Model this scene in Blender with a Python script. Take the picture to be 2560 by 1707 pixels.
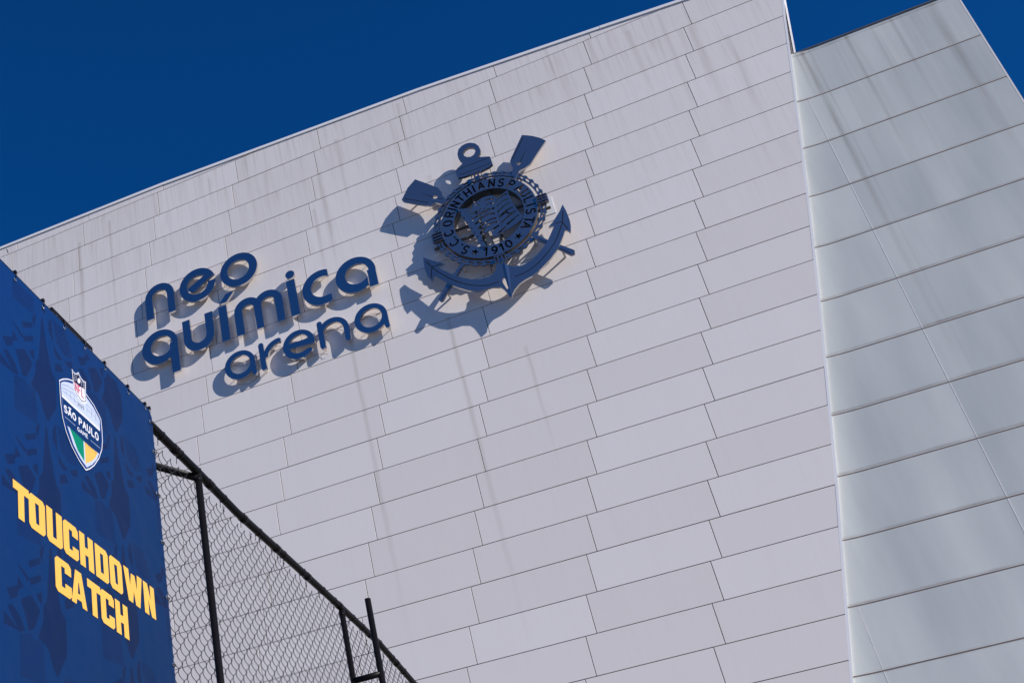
import bpy, math, random
import numpy as np
from math import radians, sin, cos, pi, atan2, hypot
from mathutils import Matrix, Vector
from mathutils.geometry import delaunay_2d_cdt

random.seed(7)
S = bpy.context.scene
for o in list(bpy.data.objects):
    bpy.data.objects.remove(o)
COL = S.collection

# measured layout of the place, in metres (x along the facade, z above eye level)
DATA = {"cam":{"R":[[0.8960395,-0.3077859,-0.3199704],[0.4337707,0.453281,0.7787036],[-0.0946375,-0.836543,0.5396662]],"f":3230.45,"p":[496.5,1082.56]},"grid":{"z":[-1.1891,32.7586],"x":[3.45303,-0.28913,-0.00093,1.25226]},"edge":[[8.118,33.42],[7.946,32.758],[7.684,31.603],[7.411,30.41],[7.135,29.222],[6.294,25.64],[5.421,22.073],[3.884,16.13],[2.598,11.437]],"top":[[-22.632,36.708],[-14.94,36.54],[-9.804,36.048],[-4.116,35.916],[2.496,35.364],[5.304,35.208]],"fin":[[8.145,33.621],[8.224,33.571],[7.763,31.163],[7.606,31.159]],"fin2":[[8.182,33.598],[8.23,33.567],[7.769,31.159],[7.701,31.161]],"rail":[[6.2974,4.5238],[6.9636,4.5232],[7.6019,4.5081],[8.393,4.5418],[9.7842,4.5996],[10.7852,4.6293],[11.8297,4.5648]],"goal":[[-2.658,9.802,4.609],[-2.657,9.802,3.849],[-2.671,9.802,3.926],[-2.888,9.802,3.941]],"strut":[[-3.205,6.96,4.677],[-2.967,6.96,4.571]],"ban":[[4.4417,4.5459],[6.1406,4.5457],[6.1692,4.5069],[6.1641,2.7259],[4.3911,2.1554]],"grom":[[4.5861,4.5101],[4.8695,4.5105],[5.0934,4.514],[5.3237,4.5177],[5.5651,4.5149],[5.8558,4.5098],[6.0825,4.5239],[6.1399,4.531],[6.1272,4.4514],[6.1374,4.2373],[6.1313,3.9326],[6.1442,3.6081],[6.1432,3.2447],[6.1503,2.8335]],"chan":[[5.0768,4.6757],[5.1106,4.7015],[5.5791,4.6987],[5.5764,4.6719]],"t1":[["T",4.5195,4.6642],["O",4.6593,4.8123],["U",4.8222,4.9753],["C",4.9813,5.1336],["H",5.144,5.2891],["D",5.3055,5.4474],["O",5.4588,5.6012],["W",5.6178,5.838],["N",5.848,5.9831]],"t2":[["C",4.8862,5.045],["A",5.0371,5.1937],["T",5.2023,5.3409],["C",5.337,5.4835],["H",5.4947,5.6364]],"tz":[3.2351,3.0405,2.9859,2.7945],"sh":{"out":[[5.0072,4.1022],[5.0476,4.136],[5.1032,4.1692],[5.1631,4.1919],[5.2311,4.1997],[5.3068,4.1862],[5.3912,4.1609],[5.4691,4.1057],[5.4752,4.0399],[5.4729,3.9557],[5.4589,3.8919],[5.4152,3.8084],[5.3561,3.7333],[5.3051,3.6853],[5.2562,3.6508],[5.2465,3.6522],[5.1849,3.675],[5.1088,3.7273],[5.0544,3.7955],[5.024,3.8671],[5.0104,3.9536],[5.008,4.0325]],"inn":[[5.0243,4.0929],[5.0545,4.1196],[5.1013,4.1437],[5.161,4.1661],[5.2202,4.1724],[5.2961,4.1642],[5.3758,4.139],[5.4523,4.0901],[5.4477,4.0145],[5.4189,3.8431],[5.3874,3.7891],[5.3302,3.7275],[5.2668,3.6756],[5.2033,3.699],[5.1306,3.7486],[5.0738,3.8404],[5.0429,3.9073],[5.0293,3.9945],[5.0247,4.0423]],"blue":[[5.0282,4.013],[5.1483,4.0122],[5.2992,4.0153],[5.4443,4.0152],[5.4551,3.9771],[5.4473,3.9216],[5.4189,3.8431],[5.3326,3.8356],[5.2487,3.836],[5.1587,3.8423],[5.0738,3.8404],[5.0429,3.9073]],"green":[[5.0979,3.8413],[5.1587,3.8423],[5.2446,3.8363],[5.243,3.7024],[5.1742,3.7374]],"yel":[[5.257,3.8355],[5.3326,3.8356],[5.4012,3.8389],[5.3705,3.7903],[5.3235,3.7437],[5.2564,3.6961]],"nfl":[[5.1621,4.2612],[5.1807,4.2529],[5.1977,4.2536],[5.2158,4.2672],[5.2299,4.2826],[5.2415,4.2693],[5.2618,4.2576],[5.2833,4.2571],[5.3039,4.265],[5.2964,4.1854],[5.3013,4.1279],[5.2695,4.1071],[5.2476,4.0997],[5.2231,4.1089],[5.1864,4.1214],[5.1682,4.1522],[5.1661,4.2084]],"nflw":[[5.1748,4.1822],[5.2304,4.1914],[5.291,4.2007],[5.2943,4.1632],[5.2925,4.1255],[5.27,4.1125],[5.2482,4.1063],[5.228,4.117],[5.1928,4.1277],[5.1785,4.1556]],"nflb":[[5.1665,4.2533],[5.1843,4.2456],[5.2123,4.256],[5.229,4.2725],[5.2448,4.258],[5.2696,4.249],[5.296,4.2551],[5.2915,4.2063],[5.2307,4.1953],[5.1735,4.1866]],"ball":[[5.2151,4.2297],[5.2313,4.25],[5.2458,4.2507],[5.2488,4.2366],[5.2413,4.2189],[5.2252,4.2094],[5.2136,4.2131]]},"shl":{"roof":[[[5.0319,4.0872],[5.0992,4.1167],[5.1661,4.1276]],[[5.0344,4.0658],[5.0885,4.0848],[5.1724,4.1028],[5.3,4.1141],[5.3942,4.1048],[5.4511,4.0789]],[[5.0356,4.0487],[5.1027,4.0573],[5.1936,4.0584]],[[5.3054,4.0808],[5.3913,4.077],[5.4494,4.0466]],[[5.0796,4.0744],[5.0795,4.0514]],[[5.1257,4.0885],[5.1263,4.0454]],[[5.1678,4.0976],[5.165,4.0446]],[[5.3085,4.1138],[5.3055,4.0549]],[[5.3601,4.1117],[5.3538,4.0483]],[[5.4029,4.1044],[5.4018,4.0516]]],"thin":[[[5.0534,3.8884],[5.1627,3.8892]],[[5.3289,3.8839],[5.4367,3.8879]]]},"star":[[5.1836,4.2373],[5.184,4.2217],[5.1853,4.2067],[5.2005,4.2368],[5.2008,4.2212],[5.2598,4.2352],[5.2601,4.2195],[5.2795,4.2442],[5.2807,4.229],[5.2819,4.2138]],"txt":{"SP":[[5.0463,3.9217],[5.4324,3.929],[5.0492,3.9608],[5.4374,3.9753]],"GAME":[[5.1841,3.871],[5.3065,3.8794],[5.1861,3.8946],[5.3088,3.9034]],"Y":[[5.1992,4.0463],[5.2774,4.0546],[5.2011,4.0679],[5.2794,4.0764]],"NFL":[[5.1819,4.1369],[5.285,4.1368],[5.1839,4.1901],[5.2886,4.194]]},"oarL":[[-5.024,31.565],[-4.662,31.182],[-4.329,30.816],[-4.248,30.557],[-4.239,30.357],[-4.172,30.195],[-4.117,30.06],[-4.353,30.047],[-4.536,30.214],[-4.749,30.155],[-5.148,30.438],[-5.607,30.795],[-5.656,30.885],[-5.355,31.309]],"oarR":[[-1.112,31.676],[-0.929,31.56],[-0.764,31.436],[-0.581,31.259],[-0.423,31.042],[-0.786,30.679],[-1.147,30.304],[-1.34,30.231],[-1.522,30.208],[-1.642,30.106],[-1.767,29.913],[-1.8,30.187],[-1.732,30.411],[-1.739,30.588],[-1.751,30.747],[-1.672,30.88]],"oargr":[[[-1.094,31.546],[-1.656,30.807]],[[-1.133,30.971],[-1.274,30.782],[-1.443,30.544]],[[-5.537,30.892],[-4.782,30.323]],[[-4.904,30.819],[-4.592,30.519]],[[-4.437,30.369],[-4.263,30.24]]],"oarhole":[[[-1.567,30.608],[-1.492,30.539],[-1.4,30.521],[-1.461,30.466],[-1.534,30.43],[-1.56,30.496]],[[-4.589,30.531],[-4.444,30.503],[-4.426,30.537],[-4.424,30.384],[-4.489,30.364],[-4.571,30.422]]],"ringtop":[[-3.375,31.925],[-3.302,32.112],[-3.161,32.218],[-3.003,32.248],[-2.852,32.213],[-2.699,32.1],[-2.604,31.924],[-2.58,31.732],[-2.624,31.576],[-2.701,31.483],[-2.764,31.45],[-2.544,31.366],[-2.341,31.273],[-2.33,31.113],[-2.328,30.901],[-2.465,30.832],[-2.738,30.788],[-3.063,30.81],[-3.357,30.829],[-3.563,30.877],[-3.593,30.971],[-3.598,31.105],[-3.597,31.237],[-3.507,31.302],[-3.391,31.375],[-3.277,31.436],[-3.348,31.575],[-3.383,31.727]],"ringhole":[[-3.18,31.89],[-3.075,31.992],[-2.935,32.018],[-2.815,31.954],[-2.752,31.858],[-2.763,31.73],[-2.837,31.621],[-2.962,31.584],[-3.085,31.63],[-3.165,31.726]],"stockgr":[[[-3.528,31.246],[-2.968,31.245],[-2.358,31.238]],[[-3.492,30.976],[-2.963,30.965],[-2.382,30.986]]],"flag":[[-3.841,29.561],[-3.615,29.471],[-3.457,29.445],[-3.307,29.533],[-3.131,29.594],[-2.955,29.656],[-2.793,29.652],[-2.642,29.607],[-2.563,29.525],[-2.522,29.42],[-2.381,29.477],[-2.239,29.534],[-2.101,29.579],[-2.109,29.405],[-2.081,29.18],[-2.042,28.868],[-1.961,28.538],[-1.853,28.259],[-1.991,28.142],[-2.199,28.058],[-2.399,28.01],[-2.631,27.958],[-2.844,27.855],[-2.944,27.903],[-3.0,28.01],[-3.008,28.186],[-3.164,28.129],[-3.364,28.019],[-3.41,28.102],[-3.548,28.725]],"pole":[[-3.886,29.583],[-3.775,29.486],[-3.518,28.711],[-3.258,27.563],[-3.431,27.643],[-3.66,28.654]],"poleh":[[[-3.83,29.411],[-3.786,29.406],[-3.775,29.334],[-3.82,29.338]],[[-3.761,29.124],[-3.716,29.12],[-3.705,29.047],[-3.75,29.052]],[[-3.682,28.823],[-3.638,28.818],[-3.627,28.746],[-3.672,28.751]],[[-3.613,28.573],[-3.568,28.569],[-3.558,28.498],[-3.602,28.502]],[[-3.547,28.356],[-3.503,28.351],[-3.493,28.281],[-3.537,28.285]],[[-3.482,28.14],[-3.438,28.136],[-3.427,28.065],[-3.471,28.07]],[[-3.412,27.903],[-3.368,27.899],[-3.358,27.829],[-3.402,27.833]]],"slots":[[[-2.931,29.493],[-2.783,29.504],[-2.613,29.448]],[[-2.933,29.289],[-2.795,29.306],[-2.638,29.263]],[[-3.497,28.863],[-3.362,28.937],[-3.122,29.002],[-2.677,29.066]],[[-3.444,28.664],[-3.223,28.786],[-3.196,29.01],[-2.932,29.084],[-2.696,29.038]],[[-3.397,28.434],[-3.219,28.563],[-3.248,28.771],[-2.955,28.886],[-2.712,28.823]],[[-3.359,28.217],[-3.183,28.339],[-3.318,28.452],[-2.958,28.631],[-2.716,28.617]],[[-3.334,28.014],[-3.172,28.101],[-3.345,28.231],[-2.975,28.46],[-2.681,28.442]],[[-3.349,28.021],[-3.198,28.127],[-3.048,28.179]],[[-2.954,28.175],[-2.823,28.236],[-2.686,28.28]],[[-2.563,29.314],[-2.355,29.408],[-2.153,29.45]],[[-2.601,29.064],[-2.368,29.193],[-2.159,29.216]],[[-2.624,28.833],[-2.368,28.982],[-2.143,29.027]],[[-2.595,28.616],[-2.333,28.769],[-2.083,28.795]],[[-2.617,28.584],[-2.377,28.709],[-2.234,28.581],[-2.03,28.59]],[[-2.592,28.344],[-2.294,28.517],[-2.031,28.603]],[[-2.454,28.189],[-2.205,28.309],[-1.97,28.394]],[[-2.838,27.936],[-2.669,28.032],[-2.5,28.123]]],"seam":[[-2.566,29.442],[-2.604,29.06],[-2.623,28.694],[-2.618,28.362],[-2.626,28.119]],"dots":[[-3.072,29.536],[-3.012,29.177],[-3.597,29.327],[-3.489,28.997]],"emb":[[-3.313,29.282]],"anchor":[[-0.562,28.161],[-0.523,27.905],[-0.508,27.684],[-0.503,27.448],[-0.522,27.246],[-0.564,27.056],[-0.613,26.912],[-0.651,27.014],[-0.737,27.118],[-0.831,26.932],[-0.911,26.803],[-1.038,26.613],[-1.203,26.4],[-1.433,26.178],[-1.664,26.017],[-1.89,25.875],[-2.141,25.764],[-2.393,25.714],[-2.587,25.639],[-2.785,25.484],[-2.9,25.333],[-2.955,25.196],[-3.011,25.341],[-3.107,25.626],[-3.205,25.771],[-3.442,25.876],[-3.701,25.889],[-3.958,25.92],[-4.222,26.077],[-4.502,26.325],[-4.693,26.534],[-4.854,26.732],[-5.013,26.95],[-5.169,27.189],[-5.24,27.093],[-5.31,26.998],[-5.401,27.229],[-5.441,27.546],[-5.433,27.885],[-5.397,28.12],[-5.228,27.921],[-4.996,27.707],[-4.749,27.487],[-4.836,27.484],[-4.923,27.473],[-5.012,27.458],[-4.821,27.222],[-4.605,26.956],[-4.326,26.683],[-4.037,26.471],[-3.73,26.354],[-3.474,26.322],[-3.299,26.367],[-3.182,26.521],[-3.124,26.703],[-2.873,26.651],[-2.786,26.529],[-2.637,26.398],[-2.43,26.312],[-2.234,26.318],[-1.99,26.392],[-1.762,26.535],[-1.545,26.704],[-1.346,26.924],[-1.195,27.146],[-1.067,27.338],[-1.021,27.393],[-1.13,27.411],[-1.208,27.397],[-1.164,27.469],[-1.045,27.561],[-0.868,27.752],[-0.71,27.932]],"angr":[[[-0.624,27.89],[-0.734,27.475],[-0.857,27.238],[-1.017,26.957],[-1.253,26.651],[-1.583,26.349],[-1.961,26.111],[-2.345,25.986],[-2.67,25.977]],[[-5.333,27.883],[-5.193,27.582],[-5.071,27.335],[-4.807,26.962],[-4.538,26.632],[-4.23,26.349],[-3.909,26.145],[-3.544,26.003],[-3.203,25.995]],[[-0.979,27.499],[-0.757,27.486]],[[-0.737,27.434],[-0.642,27.114]],[[-5.197,27.563],[-5.299,27.141]],[[-5.161,27.568],[-4.859,27.537]]],"anhole":[[-3.012,26.114],[-2.974,25.995],[-2.967,25.604],[-3.015,25.606],[-3.072,25.854],[-3.089,25.964]],"ridge":[[-3.02,26.656],[-2.795,26.491],[-2.949,25.193]],"stubR":[[-1.726,27.422],[-1.667,27.395],[-1.319,26.957],[-1.093,26.704],[-0.655,26.232],[-0.684,26.081],[-0.806,26.076],[-1.177,26.557],[-1.414,26.834],[-1.752,27.244],[-1.778,27.341]],"stubL":[[-4.21,27.306],[-4.107,27.237],[-4.522,26.793],[-4.701,26.58],[-5.101,26.084],[-5.19,26.09],[-5.241,26.203],[-4.887,26.663],[-4.668,26.9]],"chars":[["S",-136.3],[".",-146.3],["C",-158.6],[".",-166.4],["C",-177.7],["O",165.0],["R",150.2],["I",140.8],["N",132.5],["T",121.2],["H",108.7],["I",98.9],["A",88.3],["N",73.4],["S",60.1],["P",44.7],["A",29.9],["U",17.2],["L",4.4],["I",-5.5],["S",-15.9],["T",-30.1],["A",-39.6],["*",-58.0],["0",-74.4],["1",-84.3],["9",-94.5],["1",-106.1],["*",-121.5]],"platR":[[-1.106,29.019],[-0.844,28.994],[-0.846,28.29],[-1.223,28.279]],"platL":[[-5.105,28.994],[-5.021,28.997],[-4.921,28.345],[-5.042,28.318]],"motif":[[1,[[-0.009,-0.009],[0.008,-0.009],[0.023,-0.116],[0.05,-0.218],[0.077,-0.315],[0.093,-0.332],[0.117,-0.343],[0.12,-0.483],[0.112,-0.54],[0.058,-0.622],[0.026,-0.67],[0.01,-0.674],[-0.023,-0.632],[-0.051,-0.567],[-0.086,-0.546],[-0.14,-0.532],[-0.092,-0.431],[-0.088,-0.355],[-0.054,-0.315],[-0.029,-0.149],[-0.014,-0.023]]],[1,[[-0.214,-0.169],[-0.108,-0.107],[-0.106,-0.141],[-0.2,-0.2]]],[1,[[-0.206,-0.257],[-0.1,-0.194],[-0.102,-0.231],[-0.196,-0.29]]],[1,[[-0.309,-0.218],[-0.294,-0.235],[-0.219,-0.281],[-0.202,-0.257],[-0.286,-0.225]]],[1,[[-0.404,-0.385],[-0.313,-0.336],[-0.303,-0.283],[-0.255,-0.32],[-0.306,-0.358],[-0.311,-0.392],[-0.372,-0.428]]],[1,[[-0.284,-0.396],[-0.198,-0.339],[-0.151,-0.36],[-0.117,-0.388],[-0.148,-0.451],[-0.173,-0.5],[-0.22,-0.529],[-0.249,-0.466]]],[1,[[-0.15,-0.319],[-0.096,-0.283],[-0.096,-0.351],[-0.131,-0.342]]],[1,[[-0.402,-0.47],[-0.361,-0.447],[-0.317,-0.467],[-0.28,-0.496],[-0.255,-0.541],[-0.312,-0.566],[-0.326,-0.539],[-0.37,-0.5]]],[1,[[-0.429,-0.507],[-0.385,-0.52],[-0.312,-0.55],[-0.327,-0.56],[-0.393,-0.565],[-0.43,-0.567]]],[1,[[0.063,0.005],[0.097,0.061],[0.105,-0.007],[0.107,-0.106],[0.06,-0.053]]],[1,[[0.102,-0.12],[0.139,-0.141],[0.206,-0.166],[0.161,-0.193],[0.12,-0.175]]],[1,[[0.115,-0.243],[0.177,-0.208],[0.208,-0.246],[0.12,-0.294]]],[1,[[0.223,-0.163],[0.311,-0.112],[0.308,-0.159],[0.266,-0.179]]],[1,[[-0.106,-0.068],[-0.059,-0.014],[-0.089,-0.133],[-0.104,-0.099]]],[2,[[-0.301,-0.567],[-0.205,-0.535],[-0.183,-0.557],[-0.097,-0.537],[-0.084,-0.751],[-0.192,-0.761],[-0.304,-0.776]]],[2,[[0.11,0.064],[0.24,0.064],[0.288,-0.002],[0.313,-0.088],[0.227,-0.12],[0.143,-0.083]]]],"node":[4.8572,4.4356]}
EYE = 1.6                       # eye height above the ground

# ------------------------------------------------------------------ camera
R = DATA['cam']['R']
cam = bpy.data.cameras.new('camera')
co = bpy.data.objects.new('camera', cam)
COL.objects.link(co)
m3 = Matrix([[R[i][0], -R[i][1], -R[i][2]] for i in range(3)])
co.matrix_world = Matrix.Translation((0, 0, EYE)) @ m3.to_4x4()
cam.sensor_width = 36
cam.lens = DATA['cam']['f'] / 2560 * 36
cam.shift_x = (1280 - DATA['cam']['p'][0]) / 2560
cam.shift_y = (DATA['cam']['p'][1] - 853.5) / 2560
cam.clip_start = 0.1
cam.clip_end = 3000
S.camera = co

# ------------------------------------------------------------------ light
TO_SUN = Vector((2.6, -1.0, 1.44)).normalized()
world = bpy.data.worlds.new('World')
S.world = world
world.use_nodes = True
wn = world.node_tree
wn.nodes.clear()
sky = wn.nodes.new('ShaderNodeTexSky')
sky.sky_type = 'NISHITA'
sky.sun_disc = False
sky.sun_elevation = math.asin(TO_SUN.z)
sky.sun_rotation = atan2(TO_SUN.x, TO_SUN.y)
sky.altitude = 760
sky.air_density = 1.0
sky.dust_density = 0.2
sky.ozone_density = 3.0
hs = wn.nodes.new('ShaderNodeMix')        # the polarised, deep blue of the whole sky
hs.data_type = 'RGBA'; hs.blend_type = 'MULTIPLY'
hs.inputs['Factor'].default_value = 1.0
hs.inputs['B'].default_value = (0.03, 0.47, 1.0, 1)
bg = wn.nodes.new('ShaderNodeBackground')
bg.inputs['Strength'].default_value = 0.096
wo = wn.nodes.new('ShaderNodeOutputWorld')
wn.links.new(sky.outputs[0], hs.inputs['A'])
wn.links.new(hs.outputs['Result'], bg.inputs['Color'])
wn.links.new(bg.outputs[0], wo.inputs['Surface'])

sl = bpy.data.lights.new('sun', 'SUN')
sl.energy = 5.0
sl.angle = radians(0.5)
sl.color = (1.0, 0.95, 0.885)
so = bpy.data.objects.new('sun', sl)
COL.objects.link(so)
so.rotation_euler = TO_SUN.to_track_quat('Z', 'Y').to_euler()
so.location = (30, -20, 60)

S.view_settings.view_transform = 'Standard'
S.view_settings.look = 'None'
S.view_settings.gamma = 1
S.view_settings.use_curve_mapping = False
S.view_settings.exposure = 0.0
S.render.engine = 'CYCLES'

# ------------------------------------------------------------------ helpers
def tag(o, label=None, cat=None, group=None, kind=None):
    if label: o['label'] = label
    if cat: o['category'] = cat
    if group: o['group'] = group
    if kind: o['kind'] = kind
    return o

def empty(name, loc):
    o = bpy.data.objects.new(name, None)
    COL.objects.link(o)
    o.location = loc
    return o

def link(name, me, mats, parent=None):
    for m in (mats if isinstance(mats, (list, tuple)) else [mats]):
        me.materials.append(m)
    o = bpy.data.objects.new(name, me)
    COL.objects.link(o)
    if parent is not None:
        o.parent = parent
        o.matrix_parent_inverse = Matrix.Translation(-parent.location) if parent.parent is None else Matrix.Identity(4)
    return o

def mesh(name, V, F, mi=None):
    me = bpy.data.meshes.new(name)
    me.from_pydata(V, [], F)
    if mi:
        me.polygons.foreach_set('material_index', mi)
    me.update()
    return me

def nd(nt, t, **kw):
    n = nt.nodes.new(t)
    for k, v in kw.items():
        if k in n.inputs: n.inputs[k].default_value = v
        else: setattr(n, k, v)
    return n

def mat(name, color, rough=0.5, metal=0.0, spec=0.5, coat=0.0, bump=None, var=0.0, noise=None):
    m = bpy.data.materials.new(name)
    m.use_nodes = True
    nt = m.node_tree
    b = nt.nodes['Principled BSDF']
    b.inputs['Base Color'].default_value = (*color, 1)
    b.inputs['Roughness'].default_value = rough
    b.inputs['Metallic'].default_value = metal
    b.inputs['Specular IOR Level'].default_value = spec
    b.inputs['Coat Weight'].default_value = coat
    if noise:                       # (scale, amount): small uneven tone
        tc = nd(nt, 'ShaderNodeTexCoord')
        n = nd(nt, 'ShaderNodeTexNoise', Scale=noise[0], Detail=5.0)
        r = nd(nt, 'ShaderNodeMapRange')
        r.inputs['To Min'].default_value = 1 - noise[1]
        r.inputs['To Max'].default_value = 1 + noise[1]
        mx = nd(nt, 'ShaderNodeVectorMath', operation='SCALE')
        mx.inputs[0].default_value = color
        nt.links.new(tc.outputs['Object'], n.inputs['Vector'])
        nt.links.new(n.outputs[0], r.inputs['Value'])
        nt.links.new(r.outputs[0], mx.inputs['Scale'])
        nt.links.new(mx.outputs[0], b.inputs['Base Color'])
    if bump:                        # (scale, strength, distance)
        tc = nd(nt, 'ShaderNodeTexCoord')
        n = nd(nt, 'ShaderNodeTexNoise', Scale=bump[0], Detail=4.0)
        bp = nd(nt, 'ShaderNodeBump', Strength=bump[1], Distance=bump[2])
        nt.links.new(tc.outputs['Object'], n.inputs['Vector'])
        nt.links.new(n.outputs[0], bp.inputs['Height'])
        nt.links.new(bp.outputs[0], b.inputs['Normal'])
    return m

# ---- 2D shapes: polygons in a plane, cut and joined, then given real thickness
def circle(x, z, r, n=48):
    return [(x + r * cos(2 * pi * k / n), z + r * sin(2 * pi * k / n)) for k in range(n)]
def rect(x0, z0, x1, z1):
    return [(x0, z0), (x1, z0), (x1, z1), (x0, z1)]
def capsule(p, q, w, n=7, cap=True):
    dx, dz = q[0] - p[0], q[1] - p[1]
    a = atan2(dz, dx); h = w / 2
    if not cap:
        nx, nz = -sin(a) * h, cos(a) * h
        return [(p[0] + nx, p[1] + nz), (p[0] - nx, p[1] - nz), (q[0] - nx, q[1] - nz), (q[0] + nx, q[1] + nz)]
    out = [(q[0] + h * cos(a - pi / 2 + pi * k / n), q[1] + h * sin(a - pi / 2 + pi * k / n)) for k in range(n + 1)]
    out += [(p[0] + h * cos(a + pi / 2 + pi * k / n), p[1] + h * sin(a + pi / 2 + pi * k / n)) for k in range(n + 1)]
    return out
def strip(pts, w, cap=False):
    """a ribbon of width w (number or per-point list) along a polyline"""
    n = len(pts); L = []; Rr = []
    for i in range(n):
        a = pts[max(i - 1, 0)]; b = pts[min(i + 1, n - 1)]
        dx, dz = b[0] - a[0], b[1] - a[1]; l = hypot(dx, dz) or 1
        ww = (w[i] if isinstance(w, (list, tuple)) else w) / 2
        L.append((pts[i][0] - dz / l * ww, pts[i][1] + dx / l * ww))
        Rr.append((pts[i][0] + dz / l * ww, pts[i][1] - dx / l * ww))
    return L + Rr[::-1]
def arcpts(cx, cz, r, a0, a1, n=24):
    return [(cx + r * cos(radians(a0 + (a1 - a0) * k / n)), cz + r * sin(radians(a0 + (a1 - a0) * k / n))) for k in range(n + 1)]
def smooth(pts, it=1, closed=True, keep=()):
    for _ in range(it):
        out = []; n = len(pts)
        for i in range(n if closed else n - 1):
            a, b = pts[i], pts[(i + 1) % n]
            out.append(a)
            out.append(((a[0] + b[0]) / 2, (a[1] + b[1]) / 2))
        pts = out if closed else out + [pts[-1]]
    return pts
def catmull(pts, sub=4):
    out = []; n = len(pts)
    for i in range(n - 1):
        p0 = pts[max(i - 1, 0)]; p1 = pts[i]; p2 = pts[i + 1]; p3 = pts[min(i + 2, n - 1)]
        for k in range(sub):
            t = k / sub
            out.append(tuple(0.5 * (2 * p1[j] + (p2[j] - p0[j]) * t + (2 * p0[j] - 5 * p1[j] + 4 * p2[j] - p3[j]) * t * t
                       + (3 * p1[j] - p0[j] - 3 * p2[j] + p3[j]) * t ** 3) for j in (0, 1)))
    return out + [tuple(pts[-1])]
def inpoly(x, y, P):
    c = False; n = len(P); j = n - 1
    for i in range(n):
        xi, yi = P[i]; xj, yj = P[j]
        if (yi > y) != (yj > y) and x < (xj - xi) * (y - yi) / (yj - yi) + xi:
            c = not c
        j = i
    return c

def csg(ops):
    """ops: list of (value, polygon); the last polygon that holds a point gives its value, -1 is a hole."""
    V = []; E = []
    for _, P in ops:
        s = len(V); n = len(P)
        V += [Vector((p[0], p[1])) for p in P]
        E += [(s + i, s + (i + 1) % n) for i in range(n)]
    v, e, f, *_ = delaunay_2d_cdt(V, E, [], 0, 1e-5)
    box = [(min(p[0] for p in P), max(p[0] for p in P), min(p[1] for p in P), max(p[1] for p in P)) for _, P in ops]
    tris = []; val = []
    for t in f:
        cx = sum(v[i].x for i in t) / 3; cy = sum(v[i].y for i in t) / 3
        a, b, c = v[t[0]], v[t[1]], v[t[2]]
        if abs((b.x - a.x) * (c.y - a.y) - (c.x - a.x) * (b.y - a.y)) < 1e-9: continue
        r = -1
        for k in range(len(ops) - 1, -1, -1):
            bx = box[k]
            if bx[0] <= cx <= bx[1] and bx[2] <= cy <= bx[3] and inpoly(cx, cy, ops[k][1]):
                r = ops[k][0]; break
        if r >= 0:
            if (b.x - a.x) * (c.y - a.y) - (c.x - a.x) * (b.y - a.y) < 0: t = [t[0], t[2], t[1]]
            tris.append(tuple(t)); val.append(r)
    return [(p.x, p.y) for p in v], tris, val

def plate(name, ops, to3, thick, mats, parent, side=None):
    """flat plate from csg shapes: to3(x, y, depth) gives the point, depth 0 = front, thick = back"""
    v, tris, val = csg(ops)
    used = sorted({i for t in tris for i in t}); ix = {k: n for n, k in enumerate(used)}
    V = [to3(v[k][0], v[k][1], 0) for k in used]; N = len(V)
    F = [tuple(ix[i] for i in t) for t in tris]; mi = list(val)
    if thick:
        V += [to3(v[k][0], v[k][1], thick) for k in used]
        cnt = {}
        for t in F[:]:
            for a, b in ((t[0], t[1]), (t[1], t[2]), (t[2], t[0])):
                cnt[(a, b)] = cnt.get((a, b), 0) + 1
        nf = len(F); sm = side if side is not None else 0
        for t in F[:nf]:
            F.append((t[2] + N, t[1] + N, t[0] + N)); mi.append(sm)
        for (a, b) in list(cnt):
            if (b, a) not in cnt:
                F.append((a, a + N, b + N, b)); mi.append(sm)
    me = mesh(name, V, F, mi)
    return link(name, me, mats, parent)

def tube(V, F, pts, r, n=8, closed=False, cap=True):
    """append a round pipe along pts to V, F"""
    s0 = len(V); m = len(pts)
    up = Vector((0.13, 0.21, 1)).normalized()
    for i in range(m):
        p = Vector(pts[i])
        a = Vector(pts[(i - 1) % m] if closed or i > 0 else pts[0]); b = Vector(pts[(i + 1) % m] if closed or i < m - 1 else pts[-1])
        d = (b - a).normalized()
        u = d.cross(up)
        if u.length < 1e-3: u = d.cross(Vector((1, 0, 0)))
        u.normalize(); w = d.cross(u)
        rr = r[i] if isinstance(r, (list, tuple)) else r
        for k in range(n):
            t = 2 * pi * k / n
            V.append(tuple(p + u * (rr * cos(t)) + w * (rr * sin(t))))
    for i in range(m if closed else m - 1):
        for k in range(n):
            a = s0 + i * n + k; b = s0 + i * n + (k + 1) % n
            c = s0 + ((i + 1) % m) * n + (k + 1) % n; d_ = s0 + ((i + 1) % m) * n + k
            F.append((a, b, c, d_))
    if cap and not closed:
        F.append(tuple(s0 + k for k in range(n))[::-1])
        F.append(tuple(s0 + (m - 1) * n + k for k in range(n)))

def pipe(name, pts, r, m, parent=None, n=14, closed=False):
    V = []; F = []
    tube(V, F, pts, r, n, closed)
    me = mesh(name, V, F)
    me.polygons.foreach_set('use_smooth', [len(f) == 4 for f in F])
    return link(name, me, m, parent)

def box(V, F, c0, c1):
    x0, y0, z0 = c0; x1, y1, z1 = c1; s = len(V)
    V += [(x0, y0, z0), (x1, y0, z0), (x1, y1, z0), (x0, y1, z0), (x0, y0, z1), (x1, y0, z1), (x1, y1, z1), (x0, y1, z1)]
    F += [tuple(s + i for i in f) for f in ((0, 3, 2, 1), (4, 5, 6, 7), (0, 1, 5, 4), (1, 2, 6, 5), (2, 3, 7, 6), (3, 0, 4, 7))]

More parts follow.
